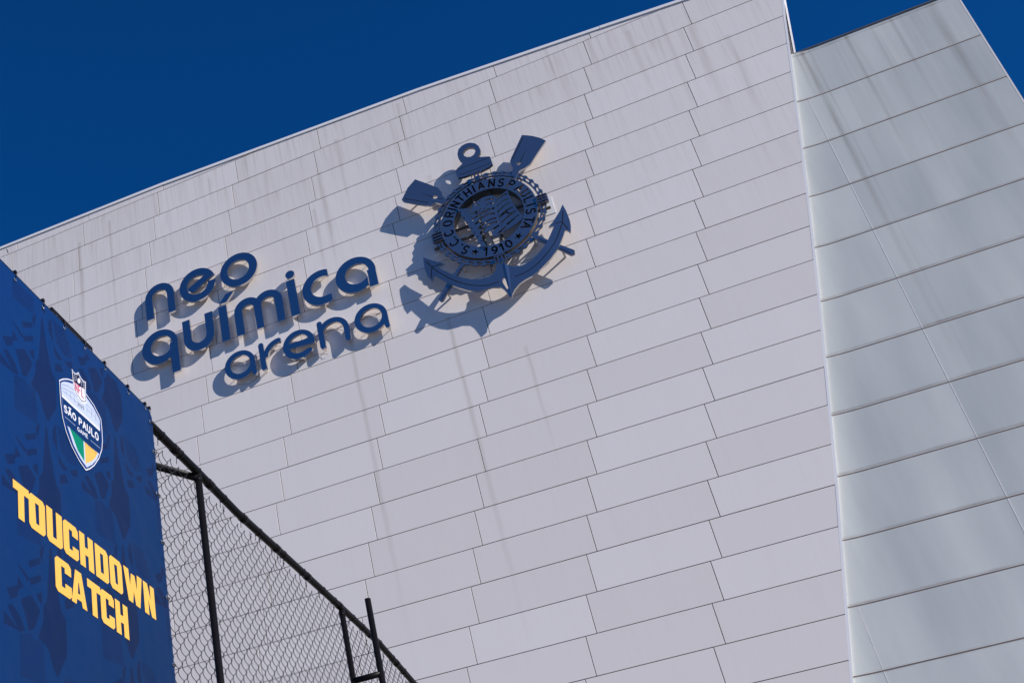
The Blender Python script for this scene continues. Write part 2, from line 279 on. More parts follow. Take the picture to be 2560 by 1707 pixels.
def prism(name, P, y0, y1, m, parent=None, bev=0.0):
    """convex outline P (x, z) between depths y0 (front) and y1; bev pulls the front edge in"""
    n = len(P); V = []; F = []
    cx = sum(p[0] for p in P) / n; cz = sum(p[1] for p in P) / n
    if bev:
        V += [(p[0] - bev * (1 if p[0] > cx else -1), y0, p[1] - bev * (1 if p[1] > cz else -1)) for p in P]
        V += [(p[0], y0 + bev, p[1]) for p in P]
        V += [(p[0], y1, p[1]) for p in P]; k = 3
    else:
        V += [(p[0], y0, p[1]) for p in P]; V += [(p[0], y1, p[1]) for p in P]; k = 2
    F.append(tuple(range(n)))
    for j in range(k - 1):
        for i in range(n):
            F.append((j * n + i, (j + 1) * n + i, (j + 1) * n + (i + 1) % n, j * n + (i + 1) % n))
    F.append(tuple((k - 1) * n + i for i in range(n))[::-1])
    return link(name, mesh(name, V, F), m, parent)

# ------------------------------------------------------------------ materials
def facade_material():
    m = bpy.data.materials.new('white_facade_panel')
    m.use_nodes = True
    nt = m.node_tree; L = nt.links
    b = nt.nodes['Principled BSDF']
    b.inputs['Roughness'].default_value = 0.42
    b.inputs['Specular IOR Level'].default_value = 0.35
    geo = nd(nt, 'ShaderNodeNewGeometry')
    sep = nd(nt, 'ShaderNodeSeparateXYZ')
    L.new(geo.outputs['Position'], sep.inputs[0])
    oi = nd(nt, 'ShaderNodeObjectInfo')
    def math_(op, a, b_=None, c=None, clamp=False):
        n = nd(nt, 'ShaderNodeMath', operation=op); n.use_clamp = clamp
        for i, v in enumerate((a, b_, c)):
            if v is None: continue
            if isinstance(v, (int, float)): n.inputs[i].default_value = v
            else: L.new(v, n.inputs[i])
        return n.outputs[0]
    X = sep.outputs['X']; Z = sep.outputs['Z']
    rowf = math_('DIVIDE', math_('SUBTRACT', DATA['grid']['z'][1] + EYE, Z), -DATA['grid']['z'][0])
    rowi = math_('FLOOR', rowf); rowp = math_('FRACT', rowf)
    # fine rain streaks: quick across, slow down the wall
    def streaks(sx, sz, lo, hi, seed):
        cmb = nd(nt, 'ShaderNodeCombineXYZ')
        L.new(math_('MULTIPLY', X, sx), cmb.inputs[0]); L.new(math_('MULTIPLY', Z, sz), cmb.inputs[1])
        L.new(math_('ADD', seed, math_('MULTIPLY', rowi, 0.45)), cmb.inputs[2])
        n = nd(nt, 'ShaderNodeTexNoise', Scale=1.0, Detail=3.0, Roughness=0.6)
        L.new(cmb.outputs[0], n.inputs['Vector'])
        r = nd(nt, 'ShaderNodeMapRange'); r.inputs['From Min'].default_value = lo; r.inputs['From Max'].default_value = hi
        L.new(n.outputs[0], r.inputs['Value'])
        return r.outputs[0]
    s1 = streaks(9.0, 0.35, 0.5, 0.78, 1.0)
    s2 = streaks(2.6, 0.16, 0.52, 0.8, 5.0)
    s3 = streaks(26.0, 0.6, 0.55, 0.8, 9.0)
    # dirt is washed down from the top: strongest in the upper courses
    top = nd(nt, 'ShaderNodeMapRange'); top.inputs['From Min'].default_value = 26; top.inputs['From Max'].default_value = 37.5
    top.inputs['To Min'].default_value = 0.12; top.inputs['To Max'].default_value = 1.0
    L.new(Z, top.inputs['Value'])
    fine = math_('MULTIPLY', math_('ADD', math_('MULTIPLY', s1, 0.55), math_('ADD', math_('MULTIPLY', s2, 0.45), math_('MULTIPLY', s3, 0.3))), math_('MULTIPLY', top.outputs[0], math_('SUBTRACT', 1.15, math_('MULTIPLY', rowp, 0.6))))
    # long run-off stains at measured places (x, half width, top z, bottom z, strength)
    runs = None
    for x, w, zt, zb, st in [(-8.55, 0.11, 28.0, 14, 0.55), (-5.16, 0.12, 27.3, 14, 0.6), (-17.4, 0.09, 37.5, 31, 0.75),
                              (-18.83, 0.10, 37, 29.5, 0.8), (-5.05, 0.10, 37.4, 34.0, 0.6), (-7.6, 0.13, 36.9, 33.0, 0.6),
                              (-8.5, 0.16, 35.6, 30.5, 0.65), (-8.95, 0.12, 34, 29.6, 0.5), (-4.6, .12, 33.5, 31.2, .4),
                              (0.55, .10, 37.2, 34.6, .5), (2.0, .12, 36.8, 33.6, .45), (3.3, .16, 36.4, 32.5, .5), (4.4, .12, 36.6, 31, .45),
                              (5.2, .2, 35.5, 30, .5), (6.1, .15, 34.5, 29, .45), (-12.9, .1, 37.6, 35, .4), (-3.0, .09, 25.2, 20, .45)]:
        wob = nd(nt, 'ShaderNodeTexNoise', Scale=0.9, Detail=2.0); cmb = nd(nt, 'ShaderNodeCombineXYZ')
        cmb.inputs[0].default_value = x * 3.1; L.new(Z, cmb.inputs[1]); L.new(cmb.outputs[0], wob.inputs['Vector'])
        dx = math_('ABSOLUTE', math_('ADD', math_('SUBTRACT', X, x), math_('MULTIPLY', math_('SUBTRACT', wob.outputs[0], 0.5), 0.09)))
        g = math_('SUBTRACT', 1.0, math_('DIVIDE', dx, w), clamp=True)
        zf = nd(nt, 'ShaderNodeMapRange'); zf.inputs['From Min'].default_value = zb; zf.inputs['From Max'].default_value = zb + (zt - zb) * 0.75
        zf.interpolation_type = 'SMOOTHSTEP'
        L.new(Z, zf.inputs['Value'])
        zg = math_('LESS_THAN', Z, zt)
        k = math_('MULTIPLY', math_('MULTIPLY', g, zf.outputs[0]), math_('MULTIPLY', zg, st))
        k = math_('MULTIPLY', k, math_('ADD', 0.55, math_('MULTIPLY', s1, 0.6)))
        runs = k if runs is None else math_('MAXIMUM', runs, k)
    blot = nd(nt, 'ShaderNodeTexNoise', Scale=0.12, Detail=4.0)
    L.new(geo.outputs['Position'], blot.inputs['Vector'])
    tone = math_('ADD', math_('MULTIPLY', oi.outputs['Random'], 0.10), math_('MULTIPLY', blot.outputs[0], 0.07))
    base = nd(nt, 'ShaderNodeMix', data_type='RGBA')
    base.inputs['A'].default_value = (0.88, 0.812, 0.79, 1); base.inputs['B'].default_value = (0.65, 0.59, 0.545, 1)
    L.new(math_('ADD', math_('MULTIPLY', tone, 2.6), math_('MULTIPLY', fine, 1.15), clamp=True), base.inputs['Factor'])
    d = nd(nt, 'ShaderNodeMix', data_type='RGBA')
    d.inputs['B'].default_value = (0.42, 0.35, 0.29, 1)
    L.new(base.outputs['Result'], d.inputs['A']); L.new(math_('MULTIPLY', runs, 0.92), d.inputs['Factor'])
    L.new(d.outputs['Result'], b.inputs['Base Color'])
    # slight oil-canning of the thin panels
    nb = nd(nt, 'ShaderNodeTexNoise', Scale=0.55, Detail=1.0); bp = nd(nt, 'ShaderNodeBump', Strength=0.25, Distance=0.02)
    L.new(geo.outputs['Position'], nb.inputs['Vector']); L.new(nb.outputs[0], bp.inputs['Height']); L.new(bp.outputs[0], b.inputs['Normal'])
    return m

JOINTP = 1.5135 * 1.2 * (1.2 / 0.0339 + 0.13) / (1.2 / 0.0339)
JOINT0 = 24.215 * 1.2 * (1.2 / 0.0339 + 0.13) / (1.2 / 0.0339) + EYE
def glass_material():
    m = bpy.data.materials.new('frosted_glass_cladding')
    m.use_nodes = True
    nt = m.node_tree; L = nt.links
    b = nt.nodes['Principled BSDF']
    b.inputs['Roughness'].default_value = 0.22
    b.inputs['Specular IOR Level'].default_value = 0.5
    geo = nd(nt, 'ShaderNodeNewGeometry'); sep = nd(nt, 'ShaderNodeSeparateXYZ')
    L.new(geo.outputs['Position'], sep.inputs[0])
    def M(op, a, b_=None, clamp=False):
        n = nd(nt, 'ShaderNodeMath', operation=op); n.use_clamp = clamp
        for i, v in enumerate((a, b_)):
            if v is None: continue
            if isinstance(v, (int, float)): n.inputs[i].default_value = v
            else: L.new(v, n.inputs[i])
        return n.outputs[0]
    X = sep.outputs['X']; Z = sep.outputs['Z']
    def st(sx, sz, lo, hi, seed):
        c = nd(nt, 'ShaderNodeCombineXYZ'); L.new(M('MULTIPLY', X, sx), c.inputs[0]); L.new(M('MULTIPLY', Z, sz), c.inputs[1]); c.inputs[2].default_value = seed
        n = nd(nt, 'ShaderNodeTexNoise', Scale=1.0, Detail=4.0); L.new(c.outputs[0], n.inputs['Vector'])
        r = nd(nt, 'ShaderNodeMapRange'); r.inputs['From Min'].default_value = lo; r.inputs['From Max'].default_value = hi
        L.new(n.outputs[0], r.inputs['Value']); return r.outputs[0]
    top = nd(nt, 'ShaderNodeMapRange'); top.inputs['From Min'].default_value = 25; top.inputs['From Max'].default_value = 32.6
    top.inputs['To Min'].default_value = 0.1; L.new(Z, top.inputs['Value'])
    dirt = M('MULTIPLY', M('ADD', M('MULTIPLY', st(3.0, 0.12, 0.5, 0.8, 2), 0.7), M('MULTIPLY', st(12.0, 0.3, 0.55, 0.8, 4), 0.35)), top.outputs[0])
    runs = None
    for x, w, zt, zb, s in [(7.9, .13, 32.7, 19, .85), (7.72, .10, 32.7, 29, .6), (9.25, .10, 32.7, 24, .7), (10.6, .09, 32.7, 28.5, .7), (11.75, .22, 31, 24.5, .5), (8.12, .05, 31, 14, .35), (10.0, .06, 32.7, 27, .3)]:
        g = M('SUBTRACT', 1.0, M('DIVIDE', M('ABSOLUTE', M('SUBTRACT', X, x)), w), clamp=True)
        zf = nd(nt, 'ShaderNodeMapRange'); zf.inputs['From Min'].default_value = zb; zf.inputs['From Max'].default_value = zt; L.new(Z, zf.inputs['Value'])
        k = M('MULTIPLY', M('MULTIPLY', g, zf.outputs[0]), s)
        runs = k if runs is None else M('MAXIMUM', runs, k)
    bc = nd(nt, 'ShaderNodeCombineXYZ'); L.new(M('MULTIPLY', X, 0.9), bc.inputs[0]); L.new(M('MULTIPLY', Z, 0.16), bc.inputs[1])
    oi = nd(nt, 'ShaderNodeObjectInfo'); L.new(M('MULTIPLY', oi.outputs['Random'], 3.0), bc.inputs[2])
    bn = nd(nt, 'ShaderNodeTexNoise', Scale=0.8, Detail=4.0); L.new(bc.outputs[0], bn.inputs['Vector'])
    blot = nd(nt, 'ShaderNodeMapRange'); blot.inputs['From Min'].default_value = 0.3; blot.inputs['From Max'].default_value = 0.7
    L.new(bn.outputs[0], blot.inputs['Value'])
    base = nd(nt, 'ShaderNodeMix', data_type='RGBA')
    base.inputs['A'].default_value = (0.66, 0.67, 0.635, 1); base.inputs['B'].default_value = (0.50, 0.515, 0.505, 1)
    L.new(blot.outputs[0], base.inputs['Factor'])
    d = nd(nt, 'ShaderNodeMix', data_type='RGBA'); d.inputs['B'].default_value = (0.23, 0.19, 0.155, 1)
    L.new(base.outputs['Result'], d.inputs['A'])
    # grime that gathers along the horizontal joints
    ph = M('FRACT', M('ADD', M('DIVIDE', M('SUBTRACT', Z, JOINT0), JOINTP), 0.5))
    dj = M('MULTIPLY', M('ABSOLUTE', M('SUBTRACT', ph, 0.5)), JOINTP)
    gr = M('SUBTRACT', 1.0, M('DIVIDE', dj, 0.085), clamp=True)
    gr = M('MULTIPLY', M('MULTIPLY', gr, gr), M('ADD', 0.25, M('MULTIPLY', st(1.3, 2.0, 0.35, 0.75, 8), 0.9)))
    L.new(M('ADD', M('MAXIMUM', M('MULTIPLY', dirt, 0.42), M('MULTIPLY', gr, 0.8)), M('MULTIPLY', runs, M('ADD', 0.2, M('MULTIPLY', st(5.0, 0.5, 0.3, 0.7, 6), 0.6))), clamp=True), d.inputs['Factor'])
    L.new(d.outputs['Result'], b.inputs['Base Color'])
    return m

M_PANEL = facade_material()
M_GLASS = glass_material()
M_BACK = mat('dark_joint_backing', (0.10, 0.095, 0.10), 0.9)
M_TRIM = mat('pale_aluminium_trim', (0.88, 0.86, 0.86), 0.4, noise=(1.5, 0.05))
M_SEAL = mat('grimy_silicone_joint', (0.16, 0.13, 0.12), 0.8, noise=(3.0, 0.35))
M_SEALW = mat('pale_joint_bead', (0.75, 0.71, 0.69), 0.5, noise=(2.0, 0.1))
M_STEEL = mat('polished_steel', (0.48, 0.45, 0.44), 0.10, 0.925, bump=(3.0, 0.05, 0.01))
M_CREDGE = mat('dull_steel_edge', (0.20, 0.175, 0.155), 0.38, 1.0)
M_GROOVE = mat('painted_groove_shade', (0.012, 0.012, 0.016), 0.8, spec=0.05)  # flat dark colour painted for the shade inside the grooves
M_FRAME = mat('dark_primed_frame', (0.09, 0.082, 0.075), 0.7)
M_EDGEW = mat('pale_steel_edge', (0.60, 0.56, 0.52), 0.25, 1.0)
M_STEELB = mat('brushed_steel_tube', (0.62, 0.61, 0.60), 0.22, 1.0)
M_LETTER = mat('mirror_letter_face', (0.50, 0.51, 0.54), 0.06, 0.975, bump=(2.0, 0.04, 0.01))
M_LETSIDE = mat('steel_return', (0.66, 0.62, 0.58), 0.16, 1.0)
M_BRACK = mat('grey_bracket', (0.45, 0.44, 0.43), 0.5)
M_WALLPLATE = mat('white_fixing_plate', (0.80, 0.80, 0.82), 0.4)
M_PIPE = mat('black_painted_pipe', (0.007, 0.006, 0.007), 0.42, 0.0, 0.16, noise=(9, 0.3), bump=(60, 0.05, 0.001))
M_WIRE = mat('black_plastic_coated_wire', (0.014, 0.012, 0.015), 0.5, noise=(30, 0.4))
M_TIE = mat('black_cable_tie', (0.01, 0.01, 0.012), 0.4)
M_GROM = mat('steel_grommet', (0.85, 0.85, 0.85), 0.2, 1.0)
M_ASPH = mat('asphalt', (0.055, 0.054, 0.055), 0.9, noise=(0.4, 0.2), bump=(60, 0.4, 0.01))
M_PAVE = mat('pale_plaza_paving', (0.26, 0.21, 0.165), 0.85, noise=(0.25, 0.12))

# ------------------------------------------------------------------ ground
V = []; F = []
V += [(-1500, -1500, 0), (1500, -1500, 0), (1500, 1500, 0), (-1500, 1500, 0)]; F.append((0, 1, 2, 3))
tag(link('ground', mesh('ground', V, F), M_ASPH), kind='structure')
V = [(-60, -30, 0.004), (45, -30, 0.004), (45, 35.6, 0.004), (-60, 35.6, 0.004)]
tag(link('pavement', mesh('pavement', V, [(0, 1, 2, 3)]), M_PAVE), kind='structure')

# ------------------------------------------------------------------ main facade
D = 1.2 / 0.0339                # distance from the viewer to the facade face
gz = DATA['grid']['z']; gx = DATA['grid']['x']
def row_z(v): return gz[0] * v + gz[1] + EYE
def joint_x(a, n): return gx[0] * n + gx[1] * a + gx[2] * a * a + gx[3]
EDGE = sorted([(e[1] + EYE, e[0]) for e in DATA['edge']])
def interp(T, q):
    if q <= T[0][0]: a, b = T[0], T[1]
    elif q >= T[-1][0]: a, b = T[-2], T[-1]
    else:
        for a, b in zip(T, T[1:]):
            if a[0] <= q <= b[0]: break
    return a[1] + (b[1] - a[1]) * (q - a[0]) / (b[0] - a[0])
def edge_x(z): return interp(EDGE, z)
TOP = [(-30, 36.98 + EYE), (-14.9, 36.62 + EYE), (-4.1, 36.02 + EYE), (2.5, 35.42 + EYE), (5.3, 35.14 + EYE), (8.3, 34.8 + EYE)]
def top_z(x): return interp(TOP, x)

def clip(P, a, b, c):
    """keep a*x + b*z + c >= 0"""
    out = []; n = len(P)
    for i in range(n):
        p, q = P[i], P[(i + 1) % n]
        dp = a * p[0] + b * p[1] + c; dq = a * q[0] + b * q[1] + c
        if dp >= 0: out.append(p)
        if dp * dq < 0:
            t = dp / (dp - dq); out.append((p[0] + (q[0] - p[0]) * t, p[1] + (q[1] - p[1]) * t))
    return out
def clip_line(P, p, q):
    """keep what lies left of p -> q"""
    return clip(P, -(q[1] - p[1]), q[0] - p[0], (q[1] - p[1]) * p[0] - (q[0] - p[0]) * p[1])

stad = tag(empty('stadium_building', (-8, D, 0)), 'white panelled stadium facade that carries the blue lettering and the crest', 'building')
GAP = 0.011
XL = -27.0
rows = range(-4, 23)
for a in rows:
    z1 = row_z(a) - GAP; z0 = row_z(a + 1) + GAP
    for n in range(-9, 4):
        x0 = joint_x(a, n) + GAP; x1 = joint_x(a, n + 1) - GAP
        if x1 < XL: continue
        P = [(x0, z0), (x1, z0), (x1, z1), (x0, z1)]
        zb, zt = row_z(a + 1), row_z(a)
        P = clip_line(P, (edge_x(zb) - 0.05, zb), (edge_x(zt) - 0.05, zt))
        if len(P) >= 3:
            for (p, q) in zip(TOP, TOP[1:]):
                if any(p[0] - 4 < v[0] < q[0] + 4 for v in P):
                    if a <= -1: P = clip_line(P, (q[0], q[1] - 0.045), (p[0], p[1] - 0.045))
                if len(P) < 3: break
        if len(P) < 3: continue
        ar = abs(sum(P[i][0] * P[(i + 1) % len(P)][1] - P[(i + 1) % len(P)][0] * P[i][1] for i in range(len(P)))) / 2
        if ar < 0.02: continue
        dy = random.uniform(-0.003, 0.003)
        prism('wall_panel', P, D + dy, D + 0.014, M_PANEL, stad, 0.003)
# lower courses below what the picture shows
V = []; F = []
for a in range(23, 29):
    z1 = row_z(a) - GAP; z0 = max(row_z(a + 1) + GAP, 0.02)
    if z1 < 0.1: break
    for n in range(-9, 6):
        x0 = max(joint_x(a, n) + GAP, XL); x1 = min(joint_x(a, n + 1) - GAP, edge_x((z0 + z1) / 2) - 0.05)
        if x1 - x0 < 0.1: continue
        box(V, F, (x0, D, z0), (x1, D + 0.014, z1))
tag(link('lower_panels', mesh('lower_panels', V, F), M_PANEL, stad), kind='stuff')
zt_e = top_z(8.0)
BK = [(XL, 0.0), (edge_x(0.0) - 0.06, 0.0)] + [(x - 0.06, z) for z, x in EDGE if z < 35.3] + [(edge_x(36.4) - 0.06, 36.4 - 0.1)]
BK += [(x, z - 0.13) for x, z in reversed(TOP) if XL < x < 6.5] + [(XL, top_z(XL) - 0.13)]
def bk(x, z, t): return (x, D + 0.016 + t, z)
plate('joint_backing', [(0, BK)], bk, 0.2, [M_BACK], stad)
# body of the building behind the facade
BM = [(XL, 0.0), (edge_x(0) - 0.3, 0), (edge_x(20) - 0.3, 20), (edge_x(34) - 0.3, 34), (5.0, 35.6), (-14.9, 37.2), (XL, 37.6)]
plate('rear_block', [(0, BM)], lambda x, z, t: (x, D + 0.25 + t, z), 9.0, [M_TRIM], stad)
# coping along the sloping top, with the shadow gap under it
def run_strip(name, pts, w0, w1, y0, y1, m, parent):
    """bar along pts (x, z): from w0 to w1 measured across, between depths y0 and y1"""
    V = []; F = []
    n = len(pts)
    for i, p in enumerate(pts):
        a = pts[max(i - 1, 0)]; b = pts[min(i + 1, n - 1)]
        dx, dz = b[0] - a[0], b[1] - a[1]; l = hypot(dx, dz)
        nx, nz = -dz / l, dx / l
        for w, y in ((w0, y0), (w1, y0), (w1, y1), (w0, y1)):
            V.append((p[0] + nx * w, y, p[1] + nz * w))
    for i in range(n - 1):
        for k in range(4):
            F.append((i * 4 + k, i * 4 + (k + 1) % 4, (i + 1) * 4 + (k + 1) % 4, (i + 1) * 4 + k))
    F.append((3, 2, 1, 0)); F.append(tuple((n - 1) * 4 + k for k in range(4)))
    return link(name, mesh(name, V, F), m, parent)
ze = 36.3
tp = [(XL, top_z(XL))] + [t for t in TOP[1:5]] + [(edge_x(36.55) - 0.02, top_z(edge_x(36.55)))]
for i in range(len(tp) - 1):
    p, q = tp[i], tp[i + 1]; k = max(1, int((q[0] - p[0]) / 5))
    for j in range(k):
        u0 = j / k; u1 = (j + 1) / k
        A = (p[0] + (q[0] - p[0]) * u0 + 0.004, p[1] + (q[1] - p[1]) * u0); B = (p[0] + (q[0] - p[0]) * u1 - 0.004, p[1] + (q[1] - p[1]) * u1)
        run_strip('coping', [A, B], -0.03, 0.085, D - 0.04 + random.uniform(-.004, .004), D + 0.35, M_TRIM, stad)
# a slipped corner flashing near the left end of the top
run_strip('flashing_gap', [(-22.30, top_z(-22.3) - 0.14), (-22.22, top_z(-22.22) - 0.40)], -0.02, 0.02, D - 0.004, D + 0.03, M_BACK, stad)
# white angle trim down the slanting edge
ep = [(x, z) for z, x in EDGE]
ep = [(edge_x(0.02), 0.02)] + ep + [(edge_x(36.2), 36.2)]
for i in range(len(ep) - 1):
    run_strip('edge_trim', [ep[i], ep[i + 1]], -0.02, 0.05, D - 0.002, D + 0.38, M_TRIM, stad)
# second fin behind the top of the slanting edge
f = DATA['fin']; f2 = DATA['fin2']
dirx = f2[2][0] - f2[1][0]; dirz = f2[2][1] - f2[1][1]
k = 3.2
upx, upz = -dirx * 0.55, -dirz * 0.55
fin = [(f[2][0], f[2][1] + EYE), (f[1][0] + upx, f[1][1] + EYE + upz)]
run_strip('rear_fin_edge', [fin[0], fin[1]], 0.0, 0.055, D + 0.20, D + 0.30, M_TRIM, stad)
run_strip('rear_fin_gap', [fin[0], fin[1]], 0.055, 0.085, D + 0.26, D + 0.30, M_BACK, stad)
run_strip('rear_fin_web', [fin[0], fin[1]], 0.085, 0.40, D + 0.28, D + 0.33, mat('weathered_return', (0.42, 0.38, 0.34), 0.7), stad)

# ------------------------------------------------------------------ glazed wing on the right
dlt = 0.13
sc = (D + dlt) / D
wing = tag(empty('glazed_wing', (10, D + dlt, 0)), 'grey green frosted glass wing beyond the slanting white edge', 'building')
BU = 1.2 * sc
brow = [25.83, 24.215, 22.69, 21.175, 19.655, 18.12, 16.60, 15.09, 13.575, 12.07, 10.565, 9.08, 7.57, 6.06, 4.55, 3.04, 1.53, 0.02]
brow = [v * BU + EYE for v in brow]
bx_r = 10.375 * BU
s1 = 6.20 * BU; s2 = 2.66 * BU; s3 = -0.9 * BU
def yb(x, z):
    """the glass is bent forward at the white edge to brighten a band there"""
    t = (x - edge_x(z)) / 0.75  # added bend turns the glass to the sun for a pale strip
    return D + dlt - (0.075 * (1 - t) ** 2 if t < 1 else 0) if t > 0 else D + dlt - 0.075
GB = 0.026
for i in range(len(brow) - 1):
    z1 = brow[i] - (GB if i else 0.0); z0 = brow[i + 1] + GB
    cuts = [edge_x((z0 + z1) / 2)]
    if i == 0: seams = []
    elif i < 10: seams = [s1]
    else: seams = [s2, s1] if i < 14 else [s3, s2, s1]
    xs = [None] + seams + [bx_r]
    for j in range(len(xs) - 1):
        def xl(z): return (edge_x(z) + 0.02) if xs[j] is None else xs[j] + 0.011
        def xr(z): return xs[j + 1] - (0.011 if xs[j + 1] != bx_r else 0)
        if xr(z0) - max(xl(z0), xl(z1)) < 0.05: continue
        NX = 14; V = []; F = []
        tmax = 0.02
        for r_ in range(3):
            zz = z0 + (z1 - z0) * r_ / 2
            for c_ in range(NX + 1):
                t = c_ / NX; t = t ** 1.6 if xs[j] is None else t
                x = xl(zz) + (xr(zz) - xl(zz)) * t
                V.append((x, yb(x, zz), zz))
        for r_ in range(2):
            for c_ in range(NX):
                a_ = r_ * (NX + 1) + c_
                F.append((a_, a_ + 1, a_ + NX + 2, a_ + NX + 1))
        F0 = F[:]; nf_ = len(V); V += list(V); n0 = len(V); V += [(x, y + 0.03, z) for x, y, z in V[:nf_]]
        F += [tuple(n0 + q for q in f_[::-1]) for f_ in F0]
        ring = list(range(NX + 1)) + [NX + (NX + 1), NX + 2 * (NX + 1)] + list(range(2 * (NX + 1) + NX - 1, 2 * (NX + 1) - 1, -1)) + [NX + 1]
        for q in range(len(ring)):
            a_, b_ = ring[q], ring[(q + 1) % len(ring)]
            F.append((b_ + nf_, a_ + nf_, a_ + n0, b_ + n0))
        me = mesh('glass_panel', V, F)
        me.polygons.foreach_set('use_smooth', [k_ < 2 * NX for k_ in range(len(F))])
        link('glass_panel', me, M_GLASS, wing)
# joints: grimy beads set just behind the glass face
for i in range(1, len(brow) - 1):
    z = brow[i]; pts = []
    for k_ in range(15):
        x = edge_x(z) + 0.02 + (bx_r - edge_x(z) - 0.02) * (k_ / 14) ** 1.5
        pts.append((x, yb(x, z) + 0.004, z))
    V = []; F = []
    for p in pts:
        V += [(p[0], p[1], p[2] - GB), (p[0], p[1], p[2] + GB * 0.3), (p[0], p[1] + 0.02, p[2] + GB * 0.3), (p[0], p[1] + 0.02, p[2] - GB)]
    for k_ in range(len(pts) - 1):
        for q in range(4): F.append((k_ * 4 + q, (k_ + 1) * 4 + q, (k_ + 1) * 4 + (q + 1) % 4, k_ * 4 + (q + 1) % 4))
    link('joint_bead', mesh('joint_bead', V, F), M_SEAL, wing)
    V = []; F = []
    for p in pts:
        V += [(p[0], p[1] - 0.004, p[2] + GB * 0.6), (p[0], p[1] - 0.004, p[2] + GB), (p[0], p[1] + 0.02, p[2] + GB), (p[0], p[1] + 0.02, p[2] + GB * 0.35)]
    for k_ in range(len(pts) - 1):
        for q in range(4): F.append((k_ * 4 + q, (k_ + 1) * 4 + q, (k_ + 1) * 4 + (q + 1) % 4, k_ * 4 + (q + 1) % 4))
    link('joint_highlight_bead', mesh('joint_bead', V, F), M_SEALW, wing)
for sx, i0, i1 in ((s1, 1, len(brow) - 1), (s2, 10, len(brow) - 1)):
    for i in range(i0, i1):
        z1 = brow[i] - GB; z0 = brow[i + 1] + GB
        if sx < edge_x(z1) + 0.05: continue
        V = []; F = []
        for k_ in range(7):
            zz = z0 + (z1 - z0) * k_ / 6; y = yb(sx, zz)
            V += [(sx - 0.012, y - 0.004, zz), (sx + 0.012, y - 0.004, zz), (sx + 0.012, y + 0.02, zz), (sx - 0.012, y + 0.02, zz)]
        for k_ in range(6):
            for q in range(4): F.append((k_ * 4 + q, k_ * 4 + (q + 1) % 4, k_ * 4 + 4 + (q + 1) % 4, k_ * 4 + 4 + q))
        link('seam_bead', mesh('seam_bead', V, F), M_SEALW, wing)
BP = [(edge_x(0) + 0.02, 0)] + [(x + 0.02, z) for z, x in EDGE if z < brow[0] - .2] + [(edge_x(brow[0] - 0.03) + 0.02, brow[0] - 0.03), (bx_r - 0.03, brow[0] - 0.03), (bx_r - 0.03, 0)]
plate('joint_backing', [(0, BP)], lambda x, z, t: (x, D + dlt + 0.035 + t, z), 0.1, [M_BACK], wing)
plate('rear_block', [(0, [(4.0, 0), (5, 20), (8.0, brow[0] - .1), (bx_r - .05, brow[0] - .1), (bx_r - .05, 0)])], lambda x, z, t: (x, D + dlt + 0.5 + t, z), 8.5, [M_TRIM], wing)
run_strip('top_coping', [(edge_x(brow[0]) + 0.1, brow[0]), (bx_r + 0.03, brow[0])], 0.0, 0.045, D + dlt - 0.03, D + dlt + 0.5, mat('dark_top_flashing', (0.07, 0.065, 0.07), 0.6), wing)
run_strip('end_trim', [(bx_r + 0.002, 0), (bx_r + 0.002, brow[0])], -0.05, 0.0, D + dlt - 0.003, D + dlt + 0.5, M_SEALW, wing)

# ------------------------------------------------------------------ blue lettering
EF, EB = 0.25, 0.145
def lt(x, z, t): return (x, D - EF + t, z + EYE)
sign = tag(empty('facade_lettering', (-12, D - EF, 28 + EYE)), 'blue mirror letters reading neo química arena, standing off the white facade', 'sign')
def stadium_n(x0, x1, zb, zc, w):
    cx = (x0 + x1) / 2; r = (x1 - x0) / 2
    return [(0, rect(x0, zb, x1, zc)), (0, circle(cx, zc, r)), (-1, rect(x0 + w, zb - 0.1, x1 - w, zc)), (-1, circle(cx, zc, r - w))]
def bowl_stem(cx, cz, r, ri, cxi, xr, w, zb, slit=True):
    o = [(0, circle(cx, cz, r)), (-1, circle(cxi, cz + 0.01, ri)), (0, rect(xr - w, zb, xr, cz))]
    if slit: o.append((-1, [(xr - w - 0.02, cz - 0.62), (xr - w + 0.0, cz - 0.62), (xr - w + 0.012, cz - 0.12), (xr - w - 0.012, cz - 0.12)]))
    return o
th = math.radians(23.7)
LET = {}
LET['n'] = stadium_n(-16.02, -14.795, 29.98, 30.90, 0.30)
ex, ez = -13.82, 30.775
cth, sth = cos(th), sin(th)
def rot(px, pz): return (ex + px * cth - pz * sth, ez + px * sth + pz * cth)
LET['e'] = [(0, circle(ex, ez, 0.745)), (-1, circle(ex, ez, 0.435)),
            (0, [rot(-0.385, -0.055), rot(-0.30, -0.19), rot(0.60, -0.105), rot(0.745, -0.06), rot(0.60, 0.17), rot(-0.40, 0.13)]),
            (-1, [rot(0.30, -0.125), rot(0.85, -0.07), (ex + 0.85, ez - 0.06), (ex + 0.73, ez - 0.03), (ex + 0.40, ez - 0.02)])]
LET['o'] = [(0, circle(-12.12, 30.745, 0.748)), (-1, circle(-12.14, 30.755, 0.437))]
LET['q'] = bowl_stem(-15.59, 28.605, 0.745, 0.435, -15.53, -14.855, 0.33, 27.245, False)
LET['u'] = [(0, rect(-14.61, 28.44, -13.37, 29.33)), (0, circle(-13.99, 28.44, 0.62)), (-1, rect(-14.30, 28.44, -13.69, 29.4)), (-1, circle(-13.995, 28.46, 0.305))]
LET['i'] = [(0, rect(-13.12, 27.80, -12.79, 29.35)), (0, [(-13.06, 29.495), (-12.77, 29.485), (-12.42, 29.86), (-12.76, 29.855)])]
